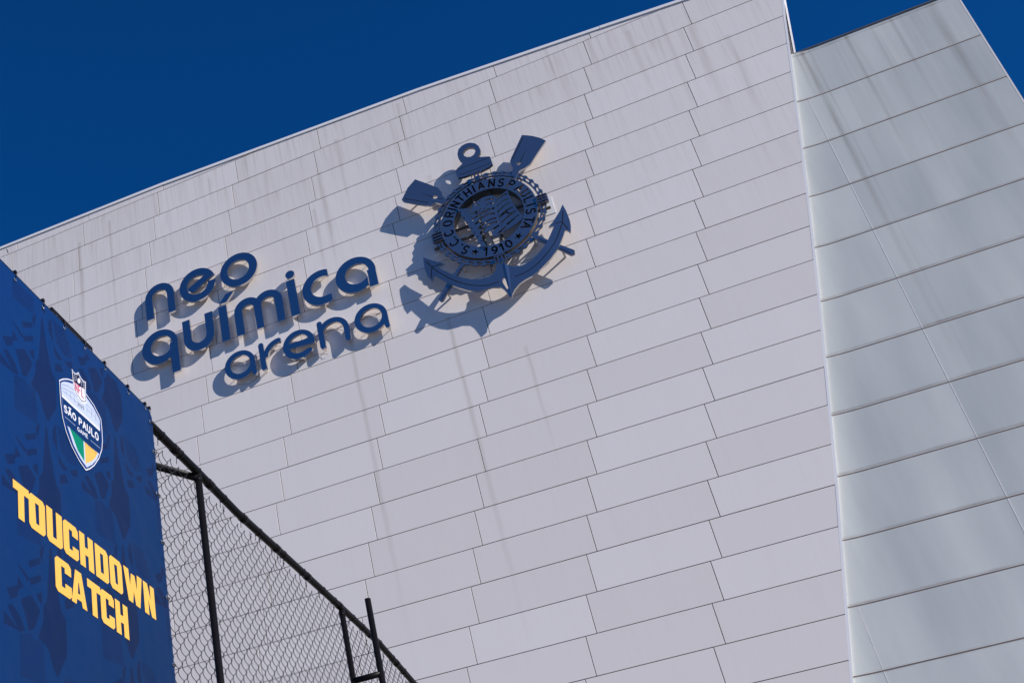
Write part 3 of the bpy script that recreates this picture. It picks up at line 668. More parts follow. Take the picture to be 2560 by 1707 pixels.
LET['m'] = [(0, rect(-12.53, 27.79, -11.46, 28.79)), (0, circle(-11.995, 28.79, 0.535)), (0, rect(-11.75, 27.79, -10.635, 28.77)), (0, circle(-11.192, 28.77, 0.557)),
            (-1, rect(-12.215, 27.6, -11.75, 28.78)), (-1, circle(-11.982, 28.78, 0.232)), (-1, rect(-11.46, 27.6, -10.935, 28.77)), (-1, circle(-11.197, 28.77, 0.262))]
LET['i '] = [(0, rect(-10.405, 27.79, -10.075, 29.39)), (0, circle(-10.215, 29.64, 0.175))]
LET['c'] = [(0, circle(-9.12, 28.58, 0.755)), (-1, circle(-9.10, 28.60, 0.44)), (-1, rect(-8.83, 27.5, -8.2, 29.7)), (-1, rect(-8.95, 28.17, -8.2, 29.0))]
LET['a'] = bowl_stem(-7.86, 28.58, 0.745, 0.435, -7.81, -7.125, 0.315, 27.835)
def foot_a(cx, cz, xr):
    return [(0, circle(cx, cz, 0.59)), (-1, circle(cx + 0.01, cz + 0.01, 0.385)), (0, rect(xr - 0.195, cz - 0.45, xr, cz)), (0, capsule((xr - 0.098, cz - 0.3), (xr - 0.075, cz - 0.545), 0.17))]
LET['a '] = foot_a(-12.575, 26.57, -11.99)
LET['r'] = [(0, capsule((-11.71, 27.06), (-11.70, 26.08), 0.20)), (0, strip(arcpts(-11.02, 26.46, 0.565, 178, 92, 18), 0.19)), (0, circle(-11.03, 27.02, 0.095, 20))]
LET['e '] = [(0, circle(-10.32, 26.545, 0.595)), (-1, circle(-10.31, 26.56, 0.385)), (0, [(-10.75, 26.475), (-9.80, 26.40), (-9.735, 26.50), (-9.76, 26.66), (-10.75, 26.69)]),
             (-1, [(-10.2, 26.43), (-9.82, 26.395), (-9.6, 26.40), (-9.6, 26.12), (-9.95, 26.21), (-10.05, 26.26)]), (0, circle(-9.965, 26.165, 0.10, 20))]
LET['n '] = [(0, capsule((-9.475, 27.07), (-9.475, 26.10), 0.20)), (0, strip(arcpts(-9.02, 26.57, 0.475, 165, 0, 24), 0.20)), (0, rect(-8.645, 26.09, -8.445, 26.57)), (0, circle(-8.545, 26.09, 0.10, 20))]
LET['a  '] = foot_a(-7.645, 26.56, -7.055)
for key, ops in LET.items():
    o = plate('letter', ops, lt, EF - EB, [M_LETTER, M_LETSIDE], sign, side=1)
    xs_ = [v.co.x for v in o.data.vertices]; zs_ = [v.co.z for v in o.data.vertices]
    x0, x1 = min(xs_), max(xs_); z0, z1 = min(zs_), max(zs_)
    V = []; F = []
    cs = []
    for p in o.data.polygons:
        if len(p.vertices) == 3 and p.area > 0.004 and all(abs(o.data.vertices[q].co.y - (D - EF)) < 1e-4 for q in p.vertices): cs.append(p.center.copy())
    for tx, tz_ in ((x0, z0), (x1, z1), (x0, z1), (x1, z0)):     # stand-off studs between letter and wall
        c_ = min(cs, key=lambda q: (q.x - tx) ** 2 + (q.z - tz_) ** 2)
        V = []; F = []
        tube(V, F, [(c_.x, D - EB, c_.z), (c_.x, D + 0.002, c_.z)], 0.014, 6)
        link('stand_off', mesh('stand_off', V, F), M_BRACK, o)
V = []; F = []
for pts in ([(-12.3, 26.2), (-12.1, 26.9), (-11.9, 26.3)], [(-12.9, 26.75), (-12.4, 26.6), (-12.0, 26.9)], [(-11.7, 26.9), (-11.2, 26.95), (-10.8, 26.6)], [(-10.5, 25.95), (-9.8, 26.0), (-9.4, 25.85)],
            [(-9.2, 26.9), (-8.7, 26.6), (-8.2, 26.5)], [(-8.05, 26.7), (-7.6, 26.85), (-7.2, 26.6)], [(-15.3, 27.9), (-15.25, 27.7), (-15.32, 27.55)], [(-15.25, 27.9), (-15.2, 27.65), (-15.05, 27.5)], [(-12.8, 25.9), (-12.4, 25.8), (-12.0, 25.95)]):
    tube(V, F, [(x, D - 0.05 - 0.03 * (i % 2), z + EYE) for i, (x, z) in enumerate(catmull(pts, 4))], 0.006, 5)
link('power_cable', mesh('power_cable', V, F), M_TIE, sign)

# ------------------------------------------------------------------ crest
EC = 0.42
def pc(e):
    return lambda x, z, t: (x, D - e + t, z + EYE)
crest = tag(empty('club_crest', (-2.95, D - 0.4, 28.77 + EYE)), 'polished steel crest of anchor, crossed oars, rope ring and flag on the facade', 'emblem')
CX, CZ = -2.947, 28.765
# stroke alphabet: strokes in a box 0.7 wide and 1 high
def A_(cx, cz, r, a0, a1, k=1.0, n=10):
    return [(cx + r * cos(radians(a0 + (a1 - a0) * i / n)), cz + r * k * sin(radians(a0 + (a1 - a0) * i / n))) for i in range(n + 1)]
SF = {
 'A': [[(0.0, 0), (0.35, 1), (0.7, 0)], [(0.14, 0.33), (0.56, 0.33)]],
 'C': [A_(0.37, 0.5, 0.34, 50, 310, 1.45)],
 'E': [[(0.62, 1), (0.08, 1), (0.08, 0), (0.62, 0)], [(0.08, 0.5), (0.52, 0.5)]],
 'F': [[(0.65, 1), (0.1, 1), (0.1, 0)], [(0.1, 0.5), (0.55, 0.5)]],
 'G': [A_(0.37, 0.5, 0.34, 50, 330, 1.45) + [(0.68, 0.45), (0.42, 0.45)]],
 'H': [[(0.06, 0), (0.06, 1)], [(0.64, 0), (0.64, 1)], [(0.06, 0.5), (0.64, 0.5)]],
 'I': [[(0.35, 0), (0.35, 1)]],
 'L': [[(0.1, 1), (0.1, 0), (0.62, 0)]],
 'M': [[(0.0, 0), (0.0, 1), (0.35, 0.35), (0.7, 1), (0.7, 0)]],
 'N': [[(0.06, 0), (0.06, 1), (0.64, 0), (0.64, 1)]],
 'O': [A_(0.35, 0.5, 0.33, 0, 360, 1.5, 18)],
 'P': [[(0.08, 0), (0.08, 1), (0.4, 1)] + A_(0.4, 0.74, 0.24, 80, -80, 1.05, 6) + [(0.08, 0.48)]],
 'R': [[(0.08, 0), (0.08, 1), (0.4, 1)] + A_(0.4, 0.74, 0.24, 80, -80, 1.05, 6) + [(0.08, 0.48)], [(0.36, 0.48), (0.66, 0)]],
 'S': [A_(0.36, 0.74, 0.27, 40, 225, 0.95, 8) + A_(0.36, 0.26, 0.29, 60, -140, 0.92, 9)],
 'T': [[(0.0, 1), (0.7, 1)], [(0.35, 1), (0.35, 0)]],
 'U': [[(0.06, 1), (0.06, 0.35)] + A_(0.35, 0.32, 0.29, 180, 360, 1.05, 8) + [(0.64, 1)]],
 '0': [A_(0.35, 0.5, 0.29, 0, 360, 1.65, 18)],
 '1': [[(0.12, 0.78), (0.40, 1.0), (0.40, 0)]],
 '2': [A_(0.35, 0.72, 0.27, 165, -20, 1.0, 8) + [(0.06, 0), (0.66, 0)]],
 '5': [[(0.62, 1), (0.14, 1), (0.10, 0.55)] + A_(0.34, 0.31, 0.29, 110, -140, 1.0, 9)],
 '9': [A_(0.35, 0.70, 0.26, 0, 360, 1.05, 14), A_(0.20, 0.62, 0.42, 5, -85, 1.35, 6)],
 '~': [[(0.12, 1.2), (0.27, 1.3), (0.42, 1.2), (0.58, 1.3)]],
}
def glyph(ch, place, w, val):
    """strokes of a letter as small polygons; place maps box coordinates to the plane"""
    out = []
    if ch == '.':
        return [(val, [place(*p) for p in circle(0.35, 0.10, 0.13, 10)])]
    if ch == '*':
        return [(val, [place(0.35 + (0.5 if k % 2 == 0 else 0.2) * sin(pi * k / 5), 0.5 + (0.5 if k % 2 == 0 else 0.2) * cos(pi * k / 5)) for k in range(10)])]
    for st in SF[ch]:
        for a, b in zip(st, st[1:]):
            if hypot(a[0] - b[0], a[1] - b[1]) < 1e-4: continue
            out.append((val, capsule(place(*a), place(*b), w, 3)))
    return out
ops = [(0, circle(CX, CZ, 1.645, 96)), (-1, circle(CX, CZ, 1.195, 80))]
letters_ops = []
for ch, ang in DATA['chars']:
    h = 0.30; wd = 0.30
    if ch in '019*' and ang < -50:          # the year reads left to right along the bottom
        a = radians(ang); ux, uz = cos(a), sin(a)
        def pl(u, v, ux=ux, uz=uz):
            r_ = 1.42 - (v - 0.5) * h
            return (CX + ux * r_ - (u - 0.35) * wd * uz, CZ + uz * r_ + (u - 0.35) * wd * ux)
    else:
        a = radians(ang); ux, uz = cos(a), sin(a)
        def pl(u, v, ux=ux, uz=uz):
            r_ = 1.42 + (v - 0.5) * h
            return (CX + ux * r_ + (u - 0.35) * wd * uz, CZ + uz * r_ - (u - 0.35) * wd * ux)
    letters_ops += glyph(ch, pl, 0.062, -1)
ring = plate('lettered_ring', ops + letters_ops, pc(EC), 0.10, [M_STEEL, M_CREDGE, M_GROOVE], crest, side=1)
# rope: twisted flat strands with lens shaped openings
ops = [(0, [(CX + (1.915 + 0.025 * cos(2 * pi * k * 40 / 400)) * cos(2 * pi * k / 400), CZ + (1.915 + 0.025 * cos(2 * pi * k * 40 / 400)) * sin(2 * pi * k / 400)) for k in range(400)]), (-1, circle(CX, CZ, 1.735, 120))]
for k in range(40):
    a = 2 * pi * (k + 0.5) / 40; ln = []
    for j in range(12):
        t = j / 12 * 2 * pi
        u = 0.120 * cos(t); v = 0.036 * sin(t)
        tilt = 0.22
        uu = u * cos(tilt) - v * sin(tilt); vv = u * sin(tilt) + v * cos(tilt)
        rr = 1.822 + vv; aa = a + uu / 1.822
        ln.append((CX + rr * cos(aa), CZ + rr * sin(aa)))
    ops.append((-1, ln))
plate('rope_border', ops, pc(EC - 0.03), 0.06, [M_STEEL, M_CREDGE, M_GROOVE], crest, side=1)
# rope bindings: three slotted bars each
for ax, az, ang, ln_ in ((-2.955, 30.64, 90, 0.44), (-1.135, 28.68, 0, 0.40), (-4.76, 28.71, 180, 0.40), (-2.955, 26.87, 270, 0.40)):
    a = radians(ang); o_ = []
    for k in (-1, 0, 1):
        px, pz = ax - sin(a) * 0.125 * k, az + cos(a) * 0.125 * k
        p = (px - cos(a) * ln_ * 0.37, pz - sin(a) * ln_ * 0.37); q = (px + cos(a) * ln_ * 0.37, pz + sin(a) * ln_ * 0.37)
        o_.append((0, capsule(p, q, 0.118, 5)))
    for k in (-1, 0, 1):
        px, pz = ax - sin(a) * 0.125 * k, az + cos(a) * 0.125 * k
        p = (px - cos(a) * ln_ * 0.33, pz - sin(a) * ln_ * 0.33); q = (px + cos(a) * ln_ * 0.33, pz + sin(a) * ln_ * 0.33)
        o_.append((-1, capsule(p, q, 0.070, 5)))
    plate('rope_binding', o_, pc(EC + 0.04), 0.12, [M_STEEL, M_CREDGE, M_GROOVE], crest, side=1)
def grooves(key, w=0.030): return [(2, strip(catmull(l, 3), w)) for l in DATA[key]]
orr = [(0, DATA['oarL'])] + [(2, strip(DATA['oargr'][k], [0.03, 0.022] if k == 2 else 0.026)) for k in (2,)] + [(2, strip(DATA['oargr'][3], [0.008, 0.03])), (2, strip(DATA['oargr'][4], 0.02)), (-1, DATA['oarhole'][1])]
oarL = plate('oar_blade', orr, pc(EC), 0.08, [M_STEEL, M_EDGEW, M_GROOVE], crest, side=1)
orr = [(0, DATA['oarR']), (2, strip(DATA['oargr'][0], 0.028)), (2, strip(DATA['oargr'][1], [0.006, 0.022, 0.03])), (-1, DATA['oarhole'][0])]
oarR = plate('oar_blade', orr, pc(EC), 0.08, [M_STEEL, M_EDGEW, M_GROOVE], crest, side=1)
plate('ring_shackle_and_stock', [(0, DATA['ringtop']), (-1, DATA['ringhole'])] + grooves('stockgr', 0.024), pc(EC + 0.02), 0.10, [M_STEEL, M_CREDGE, M_GROOVE], crest, side=1)
# oar handles crossing under the anchor arms
for key, gr in (('stubR', [(-1.62, 27.17), (-0.80, 26.16)]), ('stubL', [(-4.25, 27.12), (-5.12, 26.18)])):
    plate('oar_handle', [(0, DATA[key]), (2, strip(gr, 0.026))], pc(EC + 0.01), 0.07, [M_STEEL, M_CREDGE, M_GROOVE], crest, side=1)
# anchor arms: the middle is folded forward, the flukes fold back
def anchor3(x, z, t):
    s = max(0.0, min(1.0, (abs(x + 2.96) - 1.35) / 0.25))
    e = 0.505 - 0.075 * max(0.0, abs(x + 2.96) - 1.45) / 1.0
    return (x, D - e + t, z + EYE)
plate('anchor', [(0, DATA['anchor']), (-1, DATA['anhole'])] + grooves('angr', 0.03), anchor3, 0.08, [M_STEEL, M_EDGEW, M_GROOVE], crest, side=1)
# ridge down the shank to the tip
rg = DATA['ridge']; (xa, za), (xb, zb), (xt, zt_) = rg
V = [(xa + .05, D - 0.50, za + EYE), (xb + .05, D - 0.50, zb + EYE), ((xa + xb) / 2 + 0.05, D - 0.535, (za + zb) / 2 + EYE), (xt, D - 0.52, zt_ + EYE), ((xa + xb) / 2, D - 0.42, za + EYE)]
link('shank_ridge', mesh('shank_ridge', V, [(0, 3, 2), (2, 3, 1), (0, 2, 1), (0, 1, 4), (0, 4, 3), (1, 3, 4)]), M_STEEL, crest)
# flag and its pole
seam = DATA['seam']
fl = [(0, DATA['flag'])]
for k, s_ in enumerate(DATA['slots']): fl.append((-1, strip(catmull(s_, 4), 0.068)))
for p in DATA['dots']: fl.append((-1, circle(p[0], p[1], 0.035, 10)))
em = DATA['emb'][0]
fl += [(-1, circle(em[0], em[1], 0.22, 24)), (0, circle(em[0] + 0.01, em[1], 0.165, 20)), (-1, [(em[0] - .09, em[1] - .13), (em[0] - .02, em[1] - .19), (em[0] + 0.09, em[1] - .10), (em[0], em[1] - .08)]), (0, rect(em[0] - 0.03, em[1] + 0.10, em[0] + 0.04, em[1] + 0.26))]
fl.append((-1, strip(seam, 0.012)))
flag = plate('flag', fl, lambda x, z, t: (x, D - EC - 0.005 - 0.012 * sin((x + 3.8) * 3.6) + t, z + EYE), 0.02, [M_STEEL, M_CREDGE, M_GROOVE], crest, side=1)
plate('flagpole', [(0, DATA['pole'])] + [(-1, q) for q in DATA['poleh']], pc(EC + 0.03), 0.07, [M_STEEL, M_CREDGE, M_GROOVE], crest, side=1)
# carrying frame between crest and wall
V = []; F = []
for z in (28.45, 28.92):
    tube(V, F, [(-5.0, D - 0.16, z + EYE), (-0.95, D - 0.16, z + EYE)], 0.055, 10)
for x in (-3.30, -2.72):
    tube(V, F, [(x, D - 0.24, 26.9 + EYE), (x, D - 0.24, 30.75 + EYE)], 0.05, 10)
link('support_frame', mesh('support_frame', V, F), M_FRAME, crest)
for x, z in ((-4.7, 28.7), (-1.2, 28.7), (-2.95, 30.5), (-2.95, 27.0), (-4.35, 30.2), (-1.6, 30.1), (-4.2, 27.2), (-1.75, 27.25), (-4.9, 26.4), (-1.0, 26.4), (-5.0, 30.9), (-1.0, 31.0), (-2.95, 31.5)):
    pipe('stand_off', [(x, D - EC + 0.08, z + EYE), (x, D + 0.002, z + EYE)], 0.040, M_BRACK, crest, 10)
# deep inner and outer drum walls behind the lettered ring
V = []; F = []
for r_, y0, y1 in ((1.60, D - EC + 0.10, D - 0.03), (1.24, D - EC + 0.10, D - 0.03)):
    n = 72; s0 = len(V)
    for k in range(n):
        a = 2 * pi * k / n
        V += [(CX + r_ * cos(a), y0, CZ + r_ * sin(a) + EYE), (CX + r_ * cos(a), y1, CZ + r_ * sin(a) + EYE), (CX + (r_ - .02) * cos(a), y1, CZ + (r_ - .02) * sin(a) + EYE), (CX + (r_ - .02) * cos(a), y0, CZ + (r_ - .02) * sin(a) + EYE)]
    for k in range(n):
        for q in range(4):
            F.append((s0 + k * 4 + q, s0 + ((k + 1) % n) * 4 + q, s0 + ((k + 1) % n) * 4 + (q + 1) % 4, s0 + k * 4 + (q + 1) % 4))
o = link('ring_drum', mesh('ring_drum', V, F), M_CREDGE, crest)
for x0, x1, z0, z1 in ((-1.235, -0.845, 28.285, 29.005), (-5.10, -4.86, 28.33, 28.99)):
    V = []; F = []; box(V, F, (x0, D - 0.02, z0 + EYE), (x1, D - 0.0005, z1 + EYE))
    link('fixing_plate', mesh('fixing_plate', V, F), M_WALLPLATE, crest)

# ------------------------------------------------------------------ fence on the left
DF = 2.9
fence = tag(empty('chain_link_fence', (-DF, 8, 0)), 'tall black chain link fence with pipe frame running towards the facade', 'fence')
zr = 1.575 * DF + EYE
RL = DATA['rail']
rail = [(-DF, -6.0, RL[0][1] + EYE), (-DF, 2.0, RL[0][1] + EYE)] + [(-DF, p[0], p[1] + EYE) for p in RL] + [(-DF, 16.0, RL[-1][1] + EYE), (-DF, 24, RL[-1][1] + EYE)]
def rz(y):
    for a, b in zip(rail, rail[1:]):
        if a[1] <= y <= b[1]: return a[2] + (b[2] - a[2]) * (y - a[1]) / (b[1] - a[1])
    return rail[-1][2]
pipe('top_rail', rail, 0.029, M_PIPE, fence, 16)
for y in (6.62, 7.15, 7.72, 8.35, 9.0, 9.75, 10.55, 11.3, 12.1):   # couplings
    pipe('pipe_collar', [(-DF, y - 0.035, rz(y - 0.035)), (-DF, y + 0.035, rz(y + 0.035))], 0.0325, M_PIPE, fence, 16)
PY = [2.4 * DF - 0.98 * DF * 2, 2.4 * DF - 0.98 * DF, 2.4 * DF, 3.38 * DF, 4.36 * DF, 5.34 * DF, 6.32 * DF]
for y in PY:
    pipe('post', [(-DF, y, 0.0), (-DF, y, rz(y) - 0.02)], 0.0245, M_PIPE, fence, 16)
    pipe('pipe_collar', [(-DF, y, rz(y) - 0.075), (-DF, y, rz(y) - 0.055)], 0.027, M_PIPE, fence, 16)
st = DATA['strut']
a = Vector((st[0][0], st[0][1], st[0][2] + EYE)); b = Vector((-DF, 2.4 * DF, rz(6.96) - 0.05))
d_ = (a - b).normalized()
pipe('brace', [tuple(b), tuple(b + d_ * 1.6)], 0.026, M_PIPE, fence, 14)
g = DATA['goal']
gx_ = (g[0][0] + g[1][0]) / 2; gy = g[0][1]
pipe('brace_post', [(gx_, gy, 0.0), (gx_, gy, g[0][2] + EYE)], 0.026, M_PIPE, fence, 16)
gz_ = (g[2][2] + g[3][2]) / 2 + EYE
pipe('cross_bar', [(-DF, gy, gz_), (gx_, gy, gz_)], 0.026, M_PIPE, fence, 16)

def chain_link():
    P = 0.0595; Hh = 0.0568; XM = -DF - 0.035
    y_a, y_b = 5.2, 17.5
    ka, kb = int(y_a / P), int(y_b / P)
    Vs = []; Fs = []; base = 0
    rng = np.random.RandomState(3)
    z0a = 4.04991 * DF / 3.06 + EYE; y0a = 6.79014 * DF / 3.06
    k0 = round(y0a / P)
    yoff = y0a - k0 * P
    for k in range(ka, kb):
        ycol = k * P + yoff
        ztop = rz(ycol) - 0.005
        par = (k - k0) % 2
        m_top = int((ztop - z0a) / Hh); m_bot = int((0.1 - z0a) / Hh)
        if (y_b - ycol) < 0.1: continue
        ms = np.arange(m_top, m_bot, -1)
        jy = rng.normal(0, 0.0016, len(ms)); jz = rng.normal(0, 0.0016, len(ms))
        pts = []
        sub = 5
        for i in range(len(ms) - 1):
            near = ms[i] * Hh + z0a > 3.0
            sb = sub if near else 2
            s_ = (ms[i] + k - k0) % 2              # 0: on the left column, 1: on the right
            ya = ycol + (P if s_ else 0); yb_ = ycol + (0 if s_ else P)
            # hooks reach a little past the neighbour
            ya += (0.004 if s_ else -0.004); yb_ += (-0.004 if s_ else 0.004)
            za = z0a + ms[i] * Hh; zb_ = z0a + ms[i + 1] * Hh
            for j in range(sb):
                t = j / sb
                e_ = t
                bulge = 0.010 * sin(pi * t) * (1 if s_ else -1)
                sag = -0.006 * sin(pi * t) if not s_ else 0
                pts.append((XM + bulge, ya + (yb_ - ya) * e_ + sag + jy[i] * (1 - t) + jy[i + 1] * t, za + (zb_ - za) * t + jz[i] * (1 - t) + jz[i + 1] * t + (0.5 * sag)))
        Pn = np.array(pts); n = len(Pn)
        # twisted end at the top
        T = np.gradient(Pn, axis=0); T /= np.linalg.norm(T, axis=1)[:, None]
        U = np.cross(T, np.array([1.0, 0.02, 0.03])); U /= np.linalg.norm(U, axis=1)[:, None]
        Wv = np.cross(T, U)
        ns = 4; r = 0.0024
        ang = np.arange(ns) / ns * 2 * pi
        ringv = Pn[:, None, :] + r * (np.cos(ang)[None, :, None] * U[:, None, :] + np.sin(ang)[None, :, None] * Wv[:, None, :])
        Vs.append(ringv.reshape(-1, 3))
        i_ = np.arange(n - 1)[:, None] * ns; q = np.arange(ns)[None, :]; q2 = (q + 1) % ns
        f_ = np.stack([i_ + q, i_ + q2, i_ + ns + q2, i_ + ns + q], axis=-1).reshape(-1, 4) + base
        Fs.append(f_); base += n * ns
    Vt = []; Ft = []
    # twisted barbs at the top selvedge and ties round the rail
    for k in range(ka, min(kb, int(14 / P))):
        ycol = k * P + yoff; ztop = rz(ycol) - 0.005
        m = int((ztop - z0a) / Hh); z = z0a + m * Hh
        par = (m + k - k0) % 2
        y = ycol if par == 0 else ycol + P
        if par == 0 and random.random() < 0.4:
            for t in (0, 1):
                tube(Vt, Ft, [(XM + 0.006 * cos(5 * s + pi * t), y + 0.006 * sin(5 * s + pi * t), z - 0.004 + 0.03 * s) for s in (0, .25, .5, .75, 1)] + [(XM + 0.004, y + (0.022 if t else -0.022), z + 0.03)], 0.0021, 4)
    y = 5.6
    while y < 14:
        zz = rz(y)
        tube(Vt, Ft, [(-DF + 0.032 * cos(t), y + 0.01 * t / 6.28, zz + 0.032 * sin(t)) for t in np.linspace(-2.6, 3.6, 14)] + [(XM, y + 0.012, zz - 0.055)], 0.0024, 5)
        y += random.uniform(0.25, 0.5)
    nb = base
    Va = np.concatenate(Vs + [np.array(Vt)]); Fa = np.concatenate(Fs)
    ft = [tuple(i + nb for i in f) for f in Ft]
    me = bpy.data.meshes.new('chain_link_mesh')
    nq = len(Fa); tot = nq * 4 + sum(len(f) for f in ft)
    me.vertices.add(len(Va)); me.vertices.foreach_set('co', Va.astype(np.float32).ravel())
    me.loops.add(tot); me.polygons.add(nq + len(ft))
    li = np.concatenate([Fa.ravel(), np.array([i for f in ft for i in f])])
    me.loops.foreach_set('vertex_index', li.astype(np.int32))
    ls = np.concatenate([np.arange(nq) * 4, nq * 4 + np.cumsum([0] + [len(f) for f in ft])[:-1]])
    me.polygons.foreach_set('loop_start', ls.astype(np.int32))
    me.update(calc_edges=True); me.validate()
    return me
cl = link('chain_link_mesh', chain_link(), M_WIRE, fence)
cl['kind'] = 'stuff'

# ------------------------------------------------------------------ banner
BXP = -DF + 0.06
def bp_(y, z, t): return (BXP - t, y, z + EYE)
banner = tag(empty('printed_banner', (BXP, 5, 3)), 'blue printed banner reading TOUCHDOWN CATCH with a shield emblem, tied to the fence', 'banner')
def vinyl(name, color, pattern=False, gloss_fade=0.0):
    m = bpy.data.materials.new(name); m.use_nodes = True
    nt = m.node_tree; b = nt.nodes['Principled BSDF']
    b.inputs['Base Color'].default_value = (*color, 1)
    b.inputs['Roughness'].default_value = 0.5
    b.inputs['Specular IOR Level'].default_value = 0.12
    tc = nd(nt, 'ShaderNodeTexCoord')
    if pattern:          # fine printed scale texture
        mp = nd(nt, 'ShaderNodeMapping'); mp.inputs['Rotation'].default_value = (0.6, 0, 0); mp.inputs['Scale'].default_value = (1, 34, 52)
        nt.links.new(tc.outputs['Object'], mp.inputs['Vector'])
        vo = nd(nt, 'ShaderNodeTexVoronoi', feature='DISTANCE_TO_EDGE'); vo.inputs['Scale'].default_value = 1.0; vo.inputs['Randomness'].default_value = 0.55
        nt.links.new(mp.outputs[0], vo.inputs['Vector'])
        r = nd(nt, 'ShaderNodeMapRange'); r.inputs['From Max'].default_value = 0.12; nt.links.new(vo.outputs['Distance'], r.inputs['Value'])
        nz = nd(nt, 'ShaderNodeTexNoise', Scale=4.0); nt.links.new(tc.outputs['Object'], nz.inputs['Vector'])
        r2 = nd(nt, 'ShaderNodeMapRange'); r2.inputs['From Min'].default_value = 0.45; r2.inputs['From Max'].default_value = 0.6; nt.links.new(nz.outputs[0], r2.inputs['Value'])
        inv = nd(nt, 'ShaderNodeMath', operation='SUBTRACT'); inv.inputs[0].default_value = 1; nt.links.new(r.outputs[0], inv.inputs[1])
        ml = nd(nt, 'ShaderNodeMath', operation='MULTIPLY'); nt.links.new(inv.outputs[0], ml.inputs[0]); nt.links.new(r2.outputs[0], ml.inputs[1])
        mx = nd(nt, 'ShaderNodeMix', data_type='RGBA'); mx.inputs['A'].default_value = (*color, 1); mx.inputs['B'].default_value = (color[0] * 1.0, color[1] * 0.5, color[2] * 0.5, 1)
        nt.links.new(ml.outputs[0], mx.inputs['Factor']); nt.links.new(mx.outputs['Result'], b.inputs['Base Color'])
    if gloss_fade:             # uneven gloss painted into the blues: royal to navy towards the lower right
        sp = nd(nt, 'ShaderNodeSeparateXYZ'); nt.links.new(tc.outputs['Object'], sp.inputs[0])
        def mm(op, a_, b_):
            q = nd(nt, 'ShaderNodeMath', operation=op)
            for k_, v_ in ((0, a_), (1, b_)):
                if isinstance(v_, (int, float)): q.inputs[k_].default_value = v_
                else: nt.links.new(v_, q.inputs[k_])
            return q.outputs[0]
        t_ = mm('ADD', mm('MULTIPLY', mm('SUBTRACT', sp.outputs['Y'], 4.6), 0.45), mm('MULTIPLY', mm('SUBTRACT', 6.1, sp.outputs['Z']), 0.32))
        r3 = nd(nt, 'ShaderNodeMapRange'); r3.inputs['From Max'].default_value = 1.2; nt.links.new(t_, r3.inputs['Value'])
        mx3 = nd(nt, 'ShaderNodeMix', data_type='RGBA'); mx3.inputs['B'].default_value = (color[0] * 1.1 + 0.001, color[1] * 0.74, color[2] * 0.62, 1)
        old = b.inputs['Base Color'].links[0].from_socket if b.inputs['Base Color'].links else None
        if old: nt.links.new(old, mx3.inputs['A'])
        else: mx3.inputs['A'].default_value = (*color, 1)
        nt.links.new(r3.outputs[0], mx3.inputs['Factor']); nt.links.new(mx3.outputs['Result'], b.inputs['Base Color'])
    n = nd(nt, 'ShaderNodeTexNoise', Scale=2.2, Detail=2.0); bp = nd(nt, 'ShaderNodeBump', Strength=0.6, Distance=0.035)
    nt.links.new(tc.outputs['Object'], n.inputs['Vector']); nt.links.new(n.outputs[0], bp.inputs['Height']); nt.links.new(bp.outputs[0], b.inputs['Normal'])
    return m
B_ROYAL = vinyl('banner_royal_blue', (0.002, 0.032, 0.142), gloss_fade=1)
B_DARK = vinyl('banner_dark_blue', (0.004, 0.020, 0.088), gloss_fade=1)
B_MID = vinyl('banner_scale_pattern', (0.003, 0.026, 0.118), pattern=True, gloss_fade=1)
B_FIELD = vinyl('banner_field_blue', (0.008, 0.035, 0.165))
B_YEL = vinyl('banner_yellow', (0.84, 0.48, 0.095))
B_WHITE = vinyl('banner_white', (0.72, 0.72, 0.78))
B_PALE = vinyl('banner_pale_blue', (0.50, 0.56, 0.70))
B_RED = vinyl('banner_red', (0.50, 0.022, 0.075))
B_GREEN = vinyl('banner_green', (0.0, 0.22, 0.13))
B_AMBER = vinyl('banner_amber', (0.80, 0.46, 0.10))
B_NAVY = vinyl('banner_navy', (0.012, 0.018, 0.06))
y0, y1, y2 = 2.6, 6.141, 6.1685; zt0 = 4.5458; zt1 = 4.507; zb0 = 1.35
sheet = [(y0, zb0), (y2, zb0), (y2, zt1), (y1, zt0), (y0, zt0)]
ops = [(0, sheet)]
# repeated angular motif (tread blocks and hourglass bands)
motif = sorted(DATA['motif'], key=lambda q: -q[0])
nodes = []
for i in range(-6, 6):
    for j in range(-8, 8):
        ny = DATA['node'][0] + i * 0.782; nz = DATA['node'][1] + j * 0.71 + (0.355 if i % 2 else 0)
        if y0 - 0.5 < ny < y2 + 0.5 and zb0 - .5 < nz < zt0 + 1.0: nodes.append((ny, nz))
for ny, nz in nodes:
    for val, P in motif:
        Q = [(ny + p[0], nz + p[1]) for p in P]
        Q = clip(Q, 1, 0, -(y0 + 0.01)); Q = clip(Q, -1, 0, y2 - 0.012) if len(Q) > 2 else Q
        Q = clip(Q, 0, 1, -(zb0 + 0.01)) if len(Q) > 2 else Q
        Q = clip(Q, 0, -1, zt0 - 0.04) if len(Q) > 2 else Q
        if len(Q) > 2: ops.append((val, Q))
plate('banner_sheet', ops, bp_, 0.003, [B_ROYAL, B_DARK, B_MID], banner)
